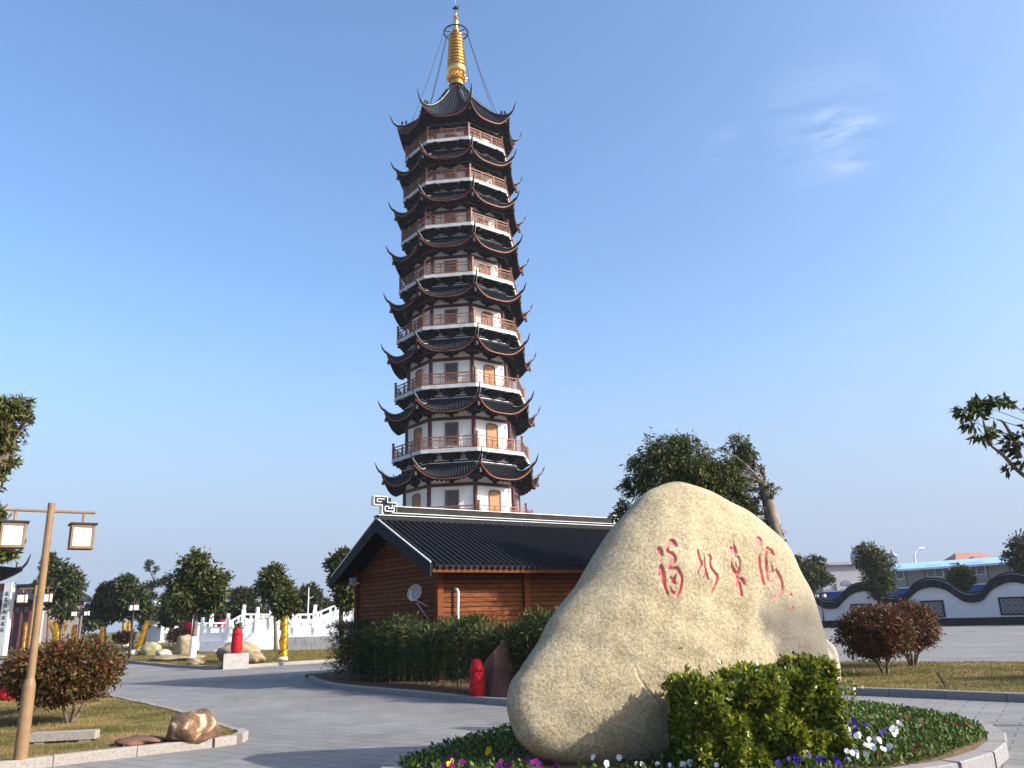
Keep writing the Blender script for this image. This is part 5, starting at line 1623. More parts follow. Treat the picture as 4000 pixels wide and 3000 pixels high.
# ------------------------------------------------------------------ wavy garden wall and what stands beyond it
def wavy_wall():
    A = Vector((*ground(3980, 2440)[:2], 0)); Bp = Vector((*ground(3280, 2450)[:2], 0))
    d = (Bp - A).normalized()                       # from near right to far left
    n = Vector((d.y, -d.x, 0))
    if n.dot(CAM - A) < 0: n = -n
    pts = [(3146, 2291), (3190, 2322), (3222, 2340), (3246, 2342), (3271, 2337), (3298, 2308), (3320, 2289), (3345, 2277), (3380, 2272), (3412, 2280), (3440, 2305), (3465, 2325), (3488, 2331), (3510, 2327), (3535, 2319), (3562, 2286), (3595, 2264), (3641, 2255), (3690, 2264), (3730, 2289), (3765, 2309), (3790, 2313), (3812, 2311), (3839, 2300), (3866, 2267), (3907, 2243), (3948, 2233), (4000, 2240), (4050, 2275), (4090, 2295), (4130, 2290), (4170, 2250), (4220, 2215)]
    prof = []
    for p in pts:
        q = on_plane(p[0], p[1], A, n)
        prof.append(((q - A).dot(d), q.z))
    prof.sort()
    prof = [(prof[0][0] - 3, prof[0][1] + 0.2)] + prof
    sm = smooth_open([Vector((a, b, 0)) for a, b in prof], 4)
    end = sm[-1]
    k = 0
    while sm[-1].x < end.x + 40:                    # the wall runs on behind the boulder
        k += 1
        sm.append(Vector((end.x + k * 0.5, end.y - 0.55 * math.sin(0) + 0.7 * (math.cos(k * 0.5 * 2 * math.pi / 9.0) - 1) * -0.6, 0)))
    T = thing('wavy_wall', 'white garden wall with a black wave-shaped tiled coping', 'wall', A + d * 15)
    P = lambda s, z, o=0.0: A + d * s + n * o + Vector((0, 0, z))
    ct = 0.80
    mb = MB(); mb2 = MB(); mb3 = MB()
    for a, b in zip(sm, sm[1:]):
        mb.hexa([P(a.x, 0.0, -0.15), P(b.x, 0.0, -0.15), P(b.x, 0.0, 0.15), P(a.x, 0.0, 0.15), P(a.x, a.y - 0.15, -0.15), P(b.x, b.y - 0.15, -0.15), P(b.x, b.y - 0.15, 0.15), P(a.x, a.y - 0.15, 0.15)])
        mb2.hexa([P(a.x, a.y - ct, -0.36), P(b.x, b.y - ct, -0.36), P(b.x, b.y - ct, 0.36), P(a.x, a.y - ct, 0.36), P(a.x, a.y - 0.18, -0.30), P(b.x, b.y - 0.18, -0.30), P(b.x, b.y - 0.18, 0.30), P(a.x, a.y - 0.18, 0.30)])
        mb3.hexa([P(a.x, a.y - 0.18, -0.14), P(b.x, b.y - 0.18, -0.14), P(b.x, b.y - 0.18, 0.14), P(a.x, a.y - 0.18, 0.14), P(a.x, a.y, -0.10), P(b.x, b.y, -0.10), P(b.x, b.y, 0.10), P(a.x, a.y, 0.10)])
    mb.build('wall_face', 'wall_paint', T); co = mb2.build('coping', 'coping', T); mb3.build('coping_ridge', 'coping', co)
    mb = MB()                                        # tile rows across the coping
    s = sm[0].x
    i = 0
    while s < end.x + 1:
        while sm[i + 1].x < s: i += 1
        t = (s - sm[i].x) / (sm[i + 1].x - sm[i].x)
        z = sm[i].y + (sm[i + 1].y - sm[i].y) * t
        mb.tube([P(s, z - 0.2, 0.27), P(s, z - ct + 0.02, 0.385)], 0.055, 5)
        s += 0.26
    kind(mb.build('coping_tiles', 'coping', co), 'stuff')
    mb = MB(); mb.hexa([P(sm[0].x, 0, 0), P(sm[-1].x, 0, 0), P(sm[-1].x, 0, 0.20), P(sm[0].x, 0, 0.20), P(sm[0].x, 0.58, 0), P(sm[-1].x, 0.58, 0), P(sm[-1].x, 0.58, 0.20), P(sm[0].x, 0.58, 0.20)]); mb.build('base_course', 'coping', T)
    for (x0, x1, y0, y1) in ((3341, 3398, 2367, 2412), (3614, 3681, 2353, 2404), (3920, 3999, 2340, 2394)):
        q0, q1 = on_plane(x0, (y0 + y1) / 2, A, n), on_plane(x1, (y0 + y1) / 2, A, n)
        s0, s1 = sorted(((q0 - A).dot(d), (q1 - A).dot(d)))
        zc = (q0.z + q1.z) / 2
        h = (y1 - y0) / (x1 - x0) * 0.5 * 1.95
        s0, s1 = (s0 + s1) / 2 - 0.82, (s0 + s1) / 2 + 0.82
        z0, z1 = zc - 0.55, zc + 0.55
        mb = MB()
        for (a, b, c, e) in ((s0 - 0.12, s0, z0 - 0.12, z1 + 0.12), (s1, s1 + 0.12, z0 - 0.12, z1 + 0.12), (s0, s1, z0 - 0.12, z0), (s0, s1, z1, z1 + 0.12)):
            mb.hexa([P(a, c, 0.1), P(b, c, 0.1), P(b, c, 0.22), P(a, c, 0.22), P(a, e, 0.1), P(b, e, 0.1), P(b, e, 0.22), P(a, e, 0.22)])
        w = mb.build('lattice_window', 'coping', T)
        mb = MB(); mb.hexa([P(s0, z0, 0.1), P(s1, z0, 0.1), P(s1, z0, 0.158), P(s0, z0, 0.158), P(s0, z1, 0.1), P(s1, z1, 0.1), P(s1, z1, 0.158), P(s0, z1, 0.158)]); mb.build('window_recess', 'frame_grey', w)
        mb = MB()
        for r_ in range(3):
            for c in range(4):
                cx_, cz = s0 + (s1 - s0) * (c + 0.5) / 4, z0 + (z1 - z0) * (r_ + 0.5) / 3
                rr = 0.17
                ringp = [P(cx_ + rr * math.cos(t * math.pi / 4), cz + rr * math.sin(t * math.pi / 4), 0.18) for t in range(8)]
                mb.tube(ringp, 0.028, 4, closed=True)
        mb.build('lattice', 'far_wall', w)
    return A, d, n
WALL = wavy_wall()

def prefab():
    A, d, n = WALL
    off = 9.0
    O = A - n * off
    O.z = 0
    # roof eave line on the sight line of pixel (3700, 2212)
    q = on_plane(3700, 2216, O, n)
    ze = q.z
    s_right = (on_plane(4150, 2200, O, n) - O).dot(d)
    s_left = (on_plane(3150, 2330, O, n) - O).dot(d)
    T = thing('prefab_dormitory', 'grey two-storey prefab block with pale blue sheet roof behind the wall', 'building', O + d * (s_left + s_right) / 2)
    P = lambda s, z, o=0.0: O + d * s + n * o + Vector((0, 0, z))
    s_l2 = (on_plane(3462, 2230, O, n) - O).dot(d)      # the upper storey and roof end here
    zf = on_plane(3700, 2290, O, n).z
    def slab(name, m, s0, s1, z0, z1, o0, o1, par=T):
        mb = MB(); mb.hexa([P(s0, z0, o0), P(s1, z0, o0), P(s1, z0, o1), P(s0, z0, o1), P(s0, z1, o0), P(s1, z1, o0), P(s1, z1, o1), P(s0, z1, o1)])
        return mb.build(name, m, par)
    w = slab('wall', 'prefab_panel', s_right, s_l2, 0, ze - 0.05, -6, 0)
    slab('ground_floor', 'prefab_panel', s_l2 + 0.002, s_left, 0, zf - 0.6, -6, -0.1)
    slab('floor_band', 'prefab_blue', s_right, s_left, zf - 0.62, zf - 0.02, -0.2, 0.9)
    slab('walkway_edge', 'window_white', s_right, s_left, zf - 0.018, zf + 0.08, -0.2, 0.95)
    mb = MB()
    mb.hexa([P(s_right - 0.3, ze - 0.04, 1.1), P(s_l2 + 0.4, ze - 0.04, 1.1), P(s_l2 + 0.4, ze + 0.66, -3.0), P(s_right - 0.3, ze + 0.66, -3.0), P(s_right - 0.3, ze + 0.06, 1.1), P(s_l2 + 0.4, ze + 0.06, 1.1), P(s_l2 + 0.4, ze + 0.76, -3.0), P(s_right - 0.3, ze + 0.76, -3.0)])
    mb.hexa([P(s_right - 0.3, ze + 0.66, -3.0), P(s_l2 + 0.4, ze + 0.66, -3.0), P(s_l2 + 0.4, ze - 0.04, -7.1), P(s_right - 0.3, ze - 0.04, -7.1), P(s_right - 0.3, ze + 0.76, -3.0), P(s_l2 + 0.4, ze + 0.76, -3.0), P(s_l2 + 0.4, ze + 0.06, -7.1), P(s_right - 0.3, ze + 0.06, -7.1)])
    ro = mb.build('roof', 'roof_sheet', T)
    slab('gutter', 'window_white', s_right - 0.3, s_l2 + 0.4, ze - 0.12, ze + 0.02, 1.102, 1.16, ro)
    bay = 3.64
    s = s_right + 0.4
    i = 0
    while s + bay < s_l2:
        slab('panel_post', 'frame_grey', s - 0.05, s + 0.05, zf + 0.08, ze - 0.05, 0.0, 0.06, w)
        slab('panel_post', 'frame_grey', s + 1.78, s + 1.86, zf + 0.08, ze - 0.05, 0.0, 0.05, w)
        if i % 2 == 0:
            dr = slab('door', 'prefab_blue', s + 0.5, s + 1.35, zf + 0.08, zf + 2.0, 0.0, 0.05, w)
        wf = slab('window', 'window_white', s + 2.0, s + 3.5, zf + 0.85, zf + 1.95, 0.0, 0.06, w)
        slab('window_pane', 'far_glass', s + 2.06, s + 2.72, zf + 0.92, zf + 1.88, 0.061, 0.075, w)
        slab('window_pane', 'far_glass', s + 2.78, s + 3.44, zf + 0.92, zf + 1.88, 0.061, 0.075, w)
        s += bay; i += 1
    return T
prefab()

def far_buildings():
    up = Vector((0, 0, 1))
    # domed glass-fronted building
    Y = 190.0
    a, b = atY(3232, 2420, Y), atY(3480, 2420, Y)
    zt = atY(3240, 2208, Y).z
    T = thing('domed_building', 'pale hazy building with arched windows and a dome beyond the wall', 'building', ((a.x + b.x) / 2, Y + 8, 0))
    mb = MB(); mb.box(((a.x + b.x) / 2, Y + 8, zt / 2), (b.x - a.x, 16, zt)); w = mb.build('wall', 'far_wall', T)
    mb = MB(); mb.box(((a.x + b.x) / 2, Y + 8, zt + 0.3), (b.x - a.x + 1.6, 17.6, 0.6)); mb.build('cornice', 'far_wall', T)
    for i in range(4):
        x = a.x + (b.x - a.x) * (i + 0.5) / 4
        wd = (b.x - a.x) / 4 * 0.62
        arch = [(-wd / 2, 0), (wd / 2, 0)] + [(wd / 2 * math.cos(t), wd / 2 * math.sin(t)) for t in [k * math.pi / 8 for k in range(0, 9)]]
        z1 = zt * 0.62 if i % 2 else zt * 0.6
        mb = MB(); mb.box((x, Y - 0.08, zt * 0.30), (wd, 0.16, zt * 0.44)); mb.build('window', 'far_glass', w)
        if i % 2:
            mb = MB(); mb.extr([(-wd / 2, 0)] + [(-wd / 2 * math.cos(t), wd / 2 * math.sin(t)) for t in [k * math.pi / 8 for k in range(0, 9)]], (1, 0, 0), (0, 0, 1), (x, Y, zt * 0.60), (0, -1, 0), 0.16); mb.build('window', 'far_glass', w)
        mb = MB(); mb.box((x + wd * 0.68, Y - 0.12, zt * 0.32), (0.7, 0.5, zt * 0.62)); mb.build('pilaster', 'far_wall', w)
    c = atY(3378, 2200, Y + 9); r_ = (atY(3425, 2200, Y).x - atY(3320, 2200, Y).x) / 2
    mb = MB(); mb.lathe([(r_, 0), (r_, 1.2)] + [(r_ * math.cos(t), 1.2 + r_ * 1.1 * math.sin(t)) for t in [k * math.pi / 16 for k in range(1, 8)]] + [(0.15, 1.2 + r_ * 1.1), (0.05, 1.2 + r_ * 1.1 + 1.2)], (c.x, Y + 9, zt + 0.6), 24)
    mb.build('dome', 'far_wall', T, smooth=True)
    # red hipped roof house
    Y = 230.0
    a, b = atY(3735, 2200, Y), atY(3900, 2200, Y)
    ze = atY(3800, 2196, Y).z; zr = atY(3800, 2153, Y).z
    x0, x1 = a.x, b.x
    T = thing('hipped_house', 'distant house with a hipped brick-red roof above the blue roof', 'house', ((x0 + x1) / 2, Y + 6, 0))
    mb = MB(); mb.box(((x0 + x1) / 2, Y + 6, ze / 2), (x1 - x0 - 1, 11, ze)); mb.build('wall', 'far_wall', T)
    mb = MB(); mb.add([(x0, Y, ze), (x1 + 4, Y, ze), (x1 + 4, Y + 12, ze), (x0, Y + 12, ze), (x0 + 3.4, Y + 6, zr), (x1 - 1.5, Y + 6, zr)], [(0, 1, 5, 4), (1, 2, 5), (2, 3, 4, 5), (3, 0, 4), (0, 3, 2, 1)]); mb.build('roof', 'far_roof_red', T)
    mb = MB(); g = (x0 + 5.5, Y + 0.2); mb.add([(g[0] - 2.6, g[1] - 0.6, ze), (g[0] + 2.6, g[1] - 0.6, ze), (g[0], g[1] - 0.6, ze + 1.5), (g[0] - 2.6, g[1] + 4, ze), (g[0] + 2.6, g[1] + 4, ze), (g[0], g[1] + 4, ze + 1.5)], [(0, 1, 2), (0, 2, 5, 3), (1, 4, 5, 2)]); mb.build('gable', 'far_wall', T)
    # little turret
    Y = 240.0
    c = atY(3490, 2195, Y); zb = c.z - 1.2
    T = thing('roof_turret', 'tiny distant turret with small pavilion roof above the blue roof end', 'turret', (c.x, Y, 0))
    mb = MB(); mb.box((c.x, Y, zb / 2), (5, 5, zb)); mb.build('base', 'far_wall', T)
    mb = MB(); mb.box((c.x, Y, zb + 1.4), (1.7, 1.7, 2.8)); mb.build('shaft', 'far_glass', T)
    mb = MB(); mb.lathe([(2.6, 0), (1.4, 0.5), (1.0, 0.9)], (c.x, Y, zb), 4); mb.build('skirt_roof', 'far_roof_red', T)
    mb = MB(); mb.lathe([(1.6, 0), (0.5, 1.0), (0.05, 2.0)], (c.x, Y, zb + 2.8), 4); mb.build('roof', 'far_wall', T)
    # street lamp behind the wall
    Y = 90.0
    b = atY(3588, 2260, Y)
    T = thing('street_light', 'white curved-arm street light rising behind the wavy wall', 'street light', (b.x, Y, 0))
    zt = atY(3580, 2160, Y).z
    x1 = atY(3602, 2145, Y).x
    top = [Vector((b.x, Y, 0)), Vector((b.x - 0.05, Y, zt - 1.5)), Vector((b.x - 0.05, Y, zt - 0.4)), Vector((b.x + 0.1, Y, zt)), Vector((b.x + 0.45, Y, zt + 0.3))]
    mb = MB(); mb.tube(smooth_open(top, 4), [0.13 - 0.07 * i / 16 for i in range(17)], 8); mb.build('pole', 'window_white', T, smooth=True)
    mb = MB(); mb.tube([top[-1] + Vector((-0.05, 0, 0)), top[-1] + Vector((0.3, 0, 0.14)), top[-1] + Vector((0.75, 0, 0.2))], [0.06, 0.17, 0.08], 8); mb.build('lamp_head', 'window_white', T, smooth=True)
far_buildings()

# ------------------------------------------------------------------ left background: hall, gate, house, marble terrace
def left_background():
    up = Vector((0, 0, 1))
    # hall with a long dark roof
    Y = 100.0
    X = lambda px, py=2400: atY(px, py, Y).x
    Z = lambda py, px=120: atY(px, py, Y).z
    x0, x1 = X(-250), X(195)
    T = thing('dark_roofed_hall', 'long low hall with dark tiled roof behind the second tan lamp', 'hall', ((x0 + x1) / 2, Y + 5, 0))
    zr, ze = Z(2290), Z(2345)
    mb = MB(); mb.box(((x0 + x1) / 2, Y + 5, (ze + 0.3) / 2), (x1 - x0 - 2, 9, ze + 0.3)); w = mb.build('wall', 'frame_grey', T)
    mb = MB(); mb.add([(x0 - 1, Y - 1.2, ze), (x1, Y - 1.2, ze), (x1, Y + 11.2, ze), (x0 - 1, Y + 11.2, ze), (x0 - 1, Y + 5, zr), (x1, Y + 5, zr)], [(0, 1, 5, 4), (2, 3, 4, 5), (1, 2, 5), (0, 4, 3), (0, 3, 2, 1)]); ro = mb.build('roof', 'tile_dark', T)
    mb = MB()
    k = int((x1 - x0) / 0.4)
    for i in range(k):
        x = x0 - 0.8 + (x1 - x0 + 0.6) * i / k
        mb.tube([(x, Y - 1.2, ze + 0.05), (x, Y + 5, zr + 0.05)], 0.10, 5)
    kind(mb.build('tile_rows', 'tile_dark', ro), 'stuff')
    mb = MB(); mb.box(((x0 + x1) / 2, Y + 5, zr + 0.25), (x1 - x0 + 0.6, 0.5, 0.6)); mb.build('ridge', 'ridge_dark', ro)
    zb0, zb1 = Z(2392), Z(2370)
    mb = MB(); mb.box(((x0 + x1) / 2, Y + 0.35, (zb0 + zb1) / 2), (x1 - x0 - 1.6, 0.4, zb1 - zb0)); mb.build('plaster_band', 'far_wall', w)
    for i in range(12):
        x = x0 + 1.2 + (x1 - x0 - 2.4) * i / 11
        mb = MB(); mb.tube([(x, Y - 0.3, 0), (x, Y - 0.3, ze)], 0.22, 8); mb.build('column', 'wood_maroon', w)
    mb = MB(); mb.box((X(190), Y - 2, Z(2395) / 2), (0.9, 0.5, Z(2345))); mb.build('end_pier', 'far_wall', T)
    # gate pavilion whose upturned eaves reach in at the left edge
    Y = 70.0
    X = lambda px, py=2400: atY(px, py, Y).x
    Z = lambda py, px=40: atY(px, py, Y).z
    xr1, xr2 = atY(84, 2225, Y + 5.7).x, atY(70, 2150, Y + 5.0).x
    T = thing('gate_pavilion', 'dark two-tier gate roof with upturned corners at the left edge', 'gate', (X(-150), Y + 2.5, 0))
    for (xr, zc, ze, wdt, dep) in ((xr1, Z(2200), Z(2262), 14.0, 6.4), (xr2, Z(2138), Z(2190), 13.0, 5.0)):
        xl = xr - wdt
        mb = MB()
        NU, NV = 20, 8
        yc = Y + 2.5
        rise_ = 1.15
        def pt(u, v, side):
            x = xl + (xr - xl) * u
            e = abs(2 * u - 1) ** 3.5
            inset = (1 - v) * 0.22 * wdt
            x = (xl + xr) / 2 + (x - (xl + xr) / 2) * (1 - 0.30 * (1 - v))
            return (x, yc - side * dep / 2 * (v + 0.06 * e * v), ze + rise_ * (1 - v) ** 1.4 + (zc - ze) * e * v ** 1.5)
        for side in (1, -1):
            vs, fs = [], []
            for j in range(NV + 1):
                for i in range(NU + 1):
                    vs.append(pt(i / NU, j / NV, side))
            for j in range(NV):
                for i in range(NU):
                    a = j * (NU + 1) + i
                    fs.append((a, a + 1, a + NU + 2, a + NU + 1))
            mb.add(vs, fs)
            b0 = [pt(i / NU, 1.0, side) for i in range(NU + 1)]
            for p, q in zip(b0, b0[1:]):
                mb.add([(p[0], p[1], p[2] - 0.25), (q[0], q[1], q[2] - 0.25), q, p], [(0, 1, 2, 3)])
        # gable end hip
        for u in (0, 1):
            e = [pt(u, j / NV, 1) for j in range(NV + 1)] + [pt(u, j / NV, -1) for j in range(NV, -1, -1)]
            mb.add(e, [tuple(range(len(e)))])
        mb.add([(xl + 2.2, yc - dep / 2 + 0.9, ze), (xr - 2.2, yc - dep / 2 + 0.9, ze), (xr - 2.2, yc + dep / 2 - 0.9, ze), (xl + 2.2, yc + dep / 2 - 0.9, ze)], [(0, 1, 2, 3)])
        ro = mb.build('roof', 'tile_dark', T)
        for u, sd_ in ((0, 1), (1, 1), (0, -1), (1, -1)):
            p = Vector(pt(u, 1.0, sd_)); o = Vector((1 if u else -1, -0.4 * sd_, 0))
            mb = MB(); mb.tube([Vector(pt(u, 0.6, sd_)) + up * 0.1, p + up * 0.1, p + o * 0.25 + up * 0.5, p + o * 0.45 + up * 1.25], [0.14, 0.14, 0.10, 0.04], 6); mb.tube([p - o * 0.5 + up * 0.1, p - o * 0.5 + up * 0.5], [0.07, 0.05], 5); mb.build('hooked_corner', 'ridge_dark', ro, smooth=True)
    ztop = Z(2275)
    for i, px in enumerate((14, -330)):
        x = X(px)
        mb = MB(); mb.box((x, Y + 0.4, ztop / 2), (0.62, 0.62, ztop)); pi = mb.build('pillar', 'slab_grey', T)
        if i == 0:
            pi['label'] = 'white pillar with a column of dark characters'
        for k in range(7):
            z = ztop - 0.9 - k * 0.48
            mb = MB()
            for (dx0, dz0, dx1, dz1) in ((-0.13, 0.10, 0.13, 0.10), (0, 0.16, 0, -0.14), (-0.13, -0.02, 0.12, -0.03), (-0.10, -0.05, -0.15, -0.15), (0.08, -0.05, 0.15, -0.15)):
                mb.bar((x + dx0, Y + 0.082, z + dz0), (x + dx1, Y + 0.082, z + dz1), 0.03, 0.05, up=(0, 1, 0))
            mb.build('character', 'ink', pi)
    xa, xb = X(-330), X(14)
    mb = MB(); mb.box(((xa + xb) / 2, Y + 0.4, ztop - 0.35), (xb - xa - 0.64, 0.4, 0.6)); mb.build('lintel', 'wood_maroon', T)
    mb = MB(); mb.box(((xa + xb) / 2 - 1.2, Y + 1.0, ztop + 0.8), (5.2, 0.8, 1.7)); mb.build('attic', 'wood_dark', T)
    # white house between the trees
    Y = 118.0
    X = lambda px, py=2400: atY(px, py, Y).x
    Z = lambda py, px=610: atY(px, py, Y).z
    x0, x1 = X(568), X(630)
    T = thing('white_house', 'small white gabled house between the half bare tree and the whitewashed tree', 'house', ((x0 + x1) / 2, Y + 4, 0))
    ze, zr = Z(2390), Z(2355)
    xm = X(592)
    mb = MB(); mb.prism([(x0, Y), (x1, Y), (x1, Y + 8), (x0, Y + 8)], 0, ze); mb.add([(x0, Y, ze), (x1, Y, ze), (xm, Y, zr), (x0, Y + 8, ze), (x1, Y + 8, ze), (xm, Y + 8, zr)], [(0, 1, 2), (3, 5, 4)]); w = mb.build('wall', 'white_plaster', T)
    mb = MB(); mb.hexa([(x0 - 0.4, Y - 0.3, ze - 0.25), (xm, Y - 0.3, zr + 0.03), (xm, Y + 8.3, zr + 0.03), (x0 - 0.4, Y + 8.3, ze - 0.25), (x0 - 0.4, Y - 0.3, ze - 0.05), (xm, Y - 0.3, zr + 0.2), (xm, Y + 8.3, zr + 0.2), (x0 - 0.4, Y + 8.3, ze - 0.05)])
    mb.hexa([(xm, Y - 0.3, zr + 0.03), (x1 + 0.4, Y - 0.3, ze - 0.25), (x1 + 0.4, Y + 8.3, ze - 0.25), (xm, Y + 8.3, zr + 0.03), (xm, Y - 0.3, zr + 0.2), (x1 + 0.4, Y - 0.3, ze - 0.05), (x1 + 0.4, Y + 8.3, ze - 0.05), (xm, Y + 8.3, zr + 0.2)]); mb.build('roof', 'ridge_white', T)
    mb = MB(); mb.box(((x0 + x1) / 2, Y - 1.2, Z(2412)), (x1 - x0 + 0.6, 2.4, 0.7)); mb.build('porch_roof', 'tile_dark', T)
    for px, wd, z0, z1 in ((578, 0.9, 0.2, 2.4), (612, 1.6, 0.2, 2.2)):
        mb = MB(); mb.box((X(px), Y - 0.04, (z0 + z1) / 2), (wd, 0.08, z1 - z0)); mb.build('doorway', 'far_glass', w)
left_background()

def marble_terrace():
    """white stepped terrace with two parallel balustrades climbing to the right"""
    Yf, Yb = 58.0, 63.0
    T = thing('marble_terrace', 'white marble stepped terrace with post-and-panel balustrades left of the hut', 'terrace', (-18, 60, 0.1))
    up = Vector((0, 0, 1))
    def xat(px, Y): return atY(px, 2430, Y).x
    front = [(790, 2448), (890, 2448), (960, 2452), (1005, 2408), (1062, 2406), (1075, 2428), (1235, 2428), (1330, 2392), (1395, 2358), (1470, 2340), (1560, 2340)]
    back = [(760, 2432), (890, 2430), (952, 2396), (1060, 2398), (1150, 2398), (1230, 2396), (1316, 2360), (1420, 2350), (1520, 2335)]
    for li, (line, Y) in enumerate(((front, Yf), (back, Yb))):
        tops = [atY(x, y, Y) for x, y in line]
        for a, b in zip(tops, tops[1:]):
            L = (b - a).length
            if abs(b.z - a.z) > 1.6 and (b.x - a.x) < 0.8:
                continue
            n = max(1, round(L / 1.55))
            for i in range(n):
                p, q = a.lerp(b, i / n), a.lerp(b, (i + 1) / n)
                dx = (q - p).normalized()
                mb = MB()
                mb.bar(p - up * 0.06 + dx * 0.1, q - up * 0.06 - dx * 0.1, 0.20, 0.12)
                bal = mb.build('handrail', 'marble', T)
                mb = MB()
                pa, pb = p + dx * 0.1, q - dx * 0.1
                t = Vector((0, 0.055, 0))
                mb.hexa([pa - t - up * 0.92, pa + t - up * 0.92, pb + t - up * 0.92, pb - t - up * 0.92, pa - t - up * 0.38, pa + t - up * 0.38, pb + t - up * 0.38, pb - t - up * 0.38])
                for f_ in (0.25, 0.75):
                    c = pa.lerp(pb, f_)
                    mb.bar(c - up * 0.38, c - up * 0.12, 0.10, 0.16, up=(1, 0, 0))
                mb.build('panel', 'marble', T)
                mb = MB(); base = p - up * 0.95
                mb.box((base.x, base.y, base.z + 0.6), (0.24, 0.24, 1.2)); mb.box((base.x, base.y, base.z + 1.225), (0.18, 0.18, 0.05)); mb.lathe([(0.12, 0), (0.135, 0.12), (0.135, 0.26), (0.10, 0.31)], (base.x, base.y, base.z + 1.25), 8)
                mb.build('post', 'marble', T)
            # the stepped floor the balustrade stands on
            mb = MB()
            za, zb = a.z - 0.93, b.z - 0.93
            y0, y1 = (Y - 0.25, Y + 0.25) if li else (Y - 0.25, Yb)
            mb.hexa([(a.x, y0, 0.08), (b.x, y0, 0.08), (b.x, y1, 0.08), (a.x, y1, 0.08), (a.x, y0, za), (b.x, y0, zb), (b.x, y1, zb), (a.x, y1, za)])
            mb.build('plinth', 'marble', T)
    # grey retaining wall at its foot on the right
    a, b = atY(1108, 2500, 55), atY(1560, 2500, 55)
    W = thing('retaining_wall', 'low grey stone retaining wall below the white terrace', 'wall', ((a.x + b.x) / 2, 55, 0.1))
    z1 = atY(1200, 2487, 55).z
    z1 = max(z1, 0.5)
    n = 12
    for i in range(n):
        for r_ in range(2):
            x0, x1 = a.x + (b.x - a.x) * i / n, a.x + (b.x - a.x) * (i + 1) / n
            h = (z1 - 0.08) / 2
            mb = MB(); mb.box(((x0 + x1) / 2 + (0.2 if r_ else 0), 55, 0.08 + h * (r_ + 0.5)), (x1 - x0 - 0.02, 0.5, h - 0.012)); mb.build('stone_block', 'grey_wall', W)
    # thin white pole before it
    p = ground(1198, 2527, 0.1)
    zt = z_at(2298, p[:2])
    P = thing('thin_pole', 'thin pale metal pole with a small bracket before the terrace', 'pole', p)
    mb = MB(); mb.lathe([(0.05, 0), (0.045, zt * 0.75), (0.03, zt)], tuple(p), 8); mb.build('shaft', 'metal_pale', P, smooth=True)
    mb = MB(); mb.tube([p + up * zt * 0.8, p + up * (zt * 0.8 + 0.15) + Vector((0.35, 0, 0))], 0.03, 6); mb.build('bracket', 'metal_pale', P)
marble_terrace()

# ------------------------------------------------------------------ rocks
def rock(px, py, w, h, label, m, seed=0, z=0.1, dz=0.0, prof=None, squash=0.8, group=None, rough=0.16, loc=None, rot=0.0, facet=False):
    rg = np.random.default_rng(seed)
    b = loc or ground(px, py, z)
    n1, n2 = 26, 16
    V, Q = [], []
    ph = rg.uniform(0, 6.28, (6, 3)); fr = rg.uniform(1.0, 3.4, (6, 3)); am = rg.uniform(0.3, 1, 6)
    planes = [unit(rg.normal(size=(1, 3)))[0] for _ in range(9)]
    facets = [(unit(rg.normal(size=(1, 3)))[0], rg.uniform(0.62, 0.95)) for _ in range(26)] + [(np.array([0, 0, -1.0]), 0.6)]
    if facet: n1, n2 = 44, 28
    for j in range(n2 + 1):
        t = math.pi * j / n2
        for i in range(n1):
            a = 2 * math.pi * i / n1
            d = np.array([math.sin(t) * math.cos(a), math.sin(t) * math.sin(a), math.cos(t)])
            r_ = 1.0 + rough * sum(am[k] * math.sin(fr[k] @ d * 1.6 + ph[k, 0]) for k in range(6)) / 2.2
            if facet:
                r_ = min(min(fd / max(d @ fp, 1e-3) for fp, fd in facets if d @ fp > 0.05), 1.15)
            for pn in ([] if facet else planes):                      # flat broken faces
                c = d @ pn
                if c > 0.5: r_ = min(r_, (0.68 if facet else 0.86) / c)
            x, y, zz = d * r_
            zz = (zz + 0.55) / 1.5
            if prof: x *= prof(zz)
            V.append((x * w / 2, y * w / 2 * squash, zz * h))
    for j in range(n2):
        for i in range(n1):
            Q.append((j * n1 + i, j * n1 + (i + 1) % n1, (j + 1) * n1 + (i + 1) % n1, (j + 1) * n1 + i))
    me = np_mesh('rock', np.array(V), np.array(Q), m, smooth=not facet)
    o = place(bpy.data.objects.new('rock', me), None, Matrix.Translation(b + Vector((0, 0, dz))) @ Matrix.Rotation(rot, 4, 'Z'))
    return tag(o, label, 'rock', group)
rock(745, 2893, 0.98, 0.46, 'brown and cream streaked rock at the tip of the left lawn', 'rock_mixed', 3, squash=0.7, rough=0.34, facet=True)
rock(545, 2905, 0.65, 0.10, 'low reddish stone half sunk in the left lawn beside the streaked rock', 'rock_brown', 5)
rock(1930, 2742, 1.05, 1.32, 'dark red-brown pointed rock leaning behind the boulder\'s left flank', 'rock_brown', 8, rough=0.34, loc=ground(1955, 2738, -0.02), facet=True, prof=lambda z: 1.15 - 0.62 * z)
rock(722, 2555, 1.35, 1.15, 'upright tan rock beside the whitewashed trunk', 'rock_tan', 11, prof=lambda z: 1.0)
rock(935, 2585, 1.9, 0.95, 'broad tan rounded rock behind the red figure', 'rock_tan', 12)
rock(590, 2560, 1.4, 0.8, 'mossy round rock right of the dark lamp pole', 'rock_green', 13)
rock(637, 2562, 1.0, 0.4, 'pale low rock right of the mossy rock', 'rock_pale', 14)
rock(764, 2598, 0.8, 0.32, 'small tan rock at the foot of the whitewashed tree', 'rock_tan', 15)
rock(520, 2562, 1.1, 0.4, 'pale flat rock behind the dark lamp pole', 'rock_pale', 16)
rock(980, 2588, 1.2, 0.45, 'low tan rock right of the pedestal', 'rock_tan', 17)
rock(690, 2580, 3.0, 0.28, 'long low tan stone lying before the whitewashed tree', 'rock_tan', 18)
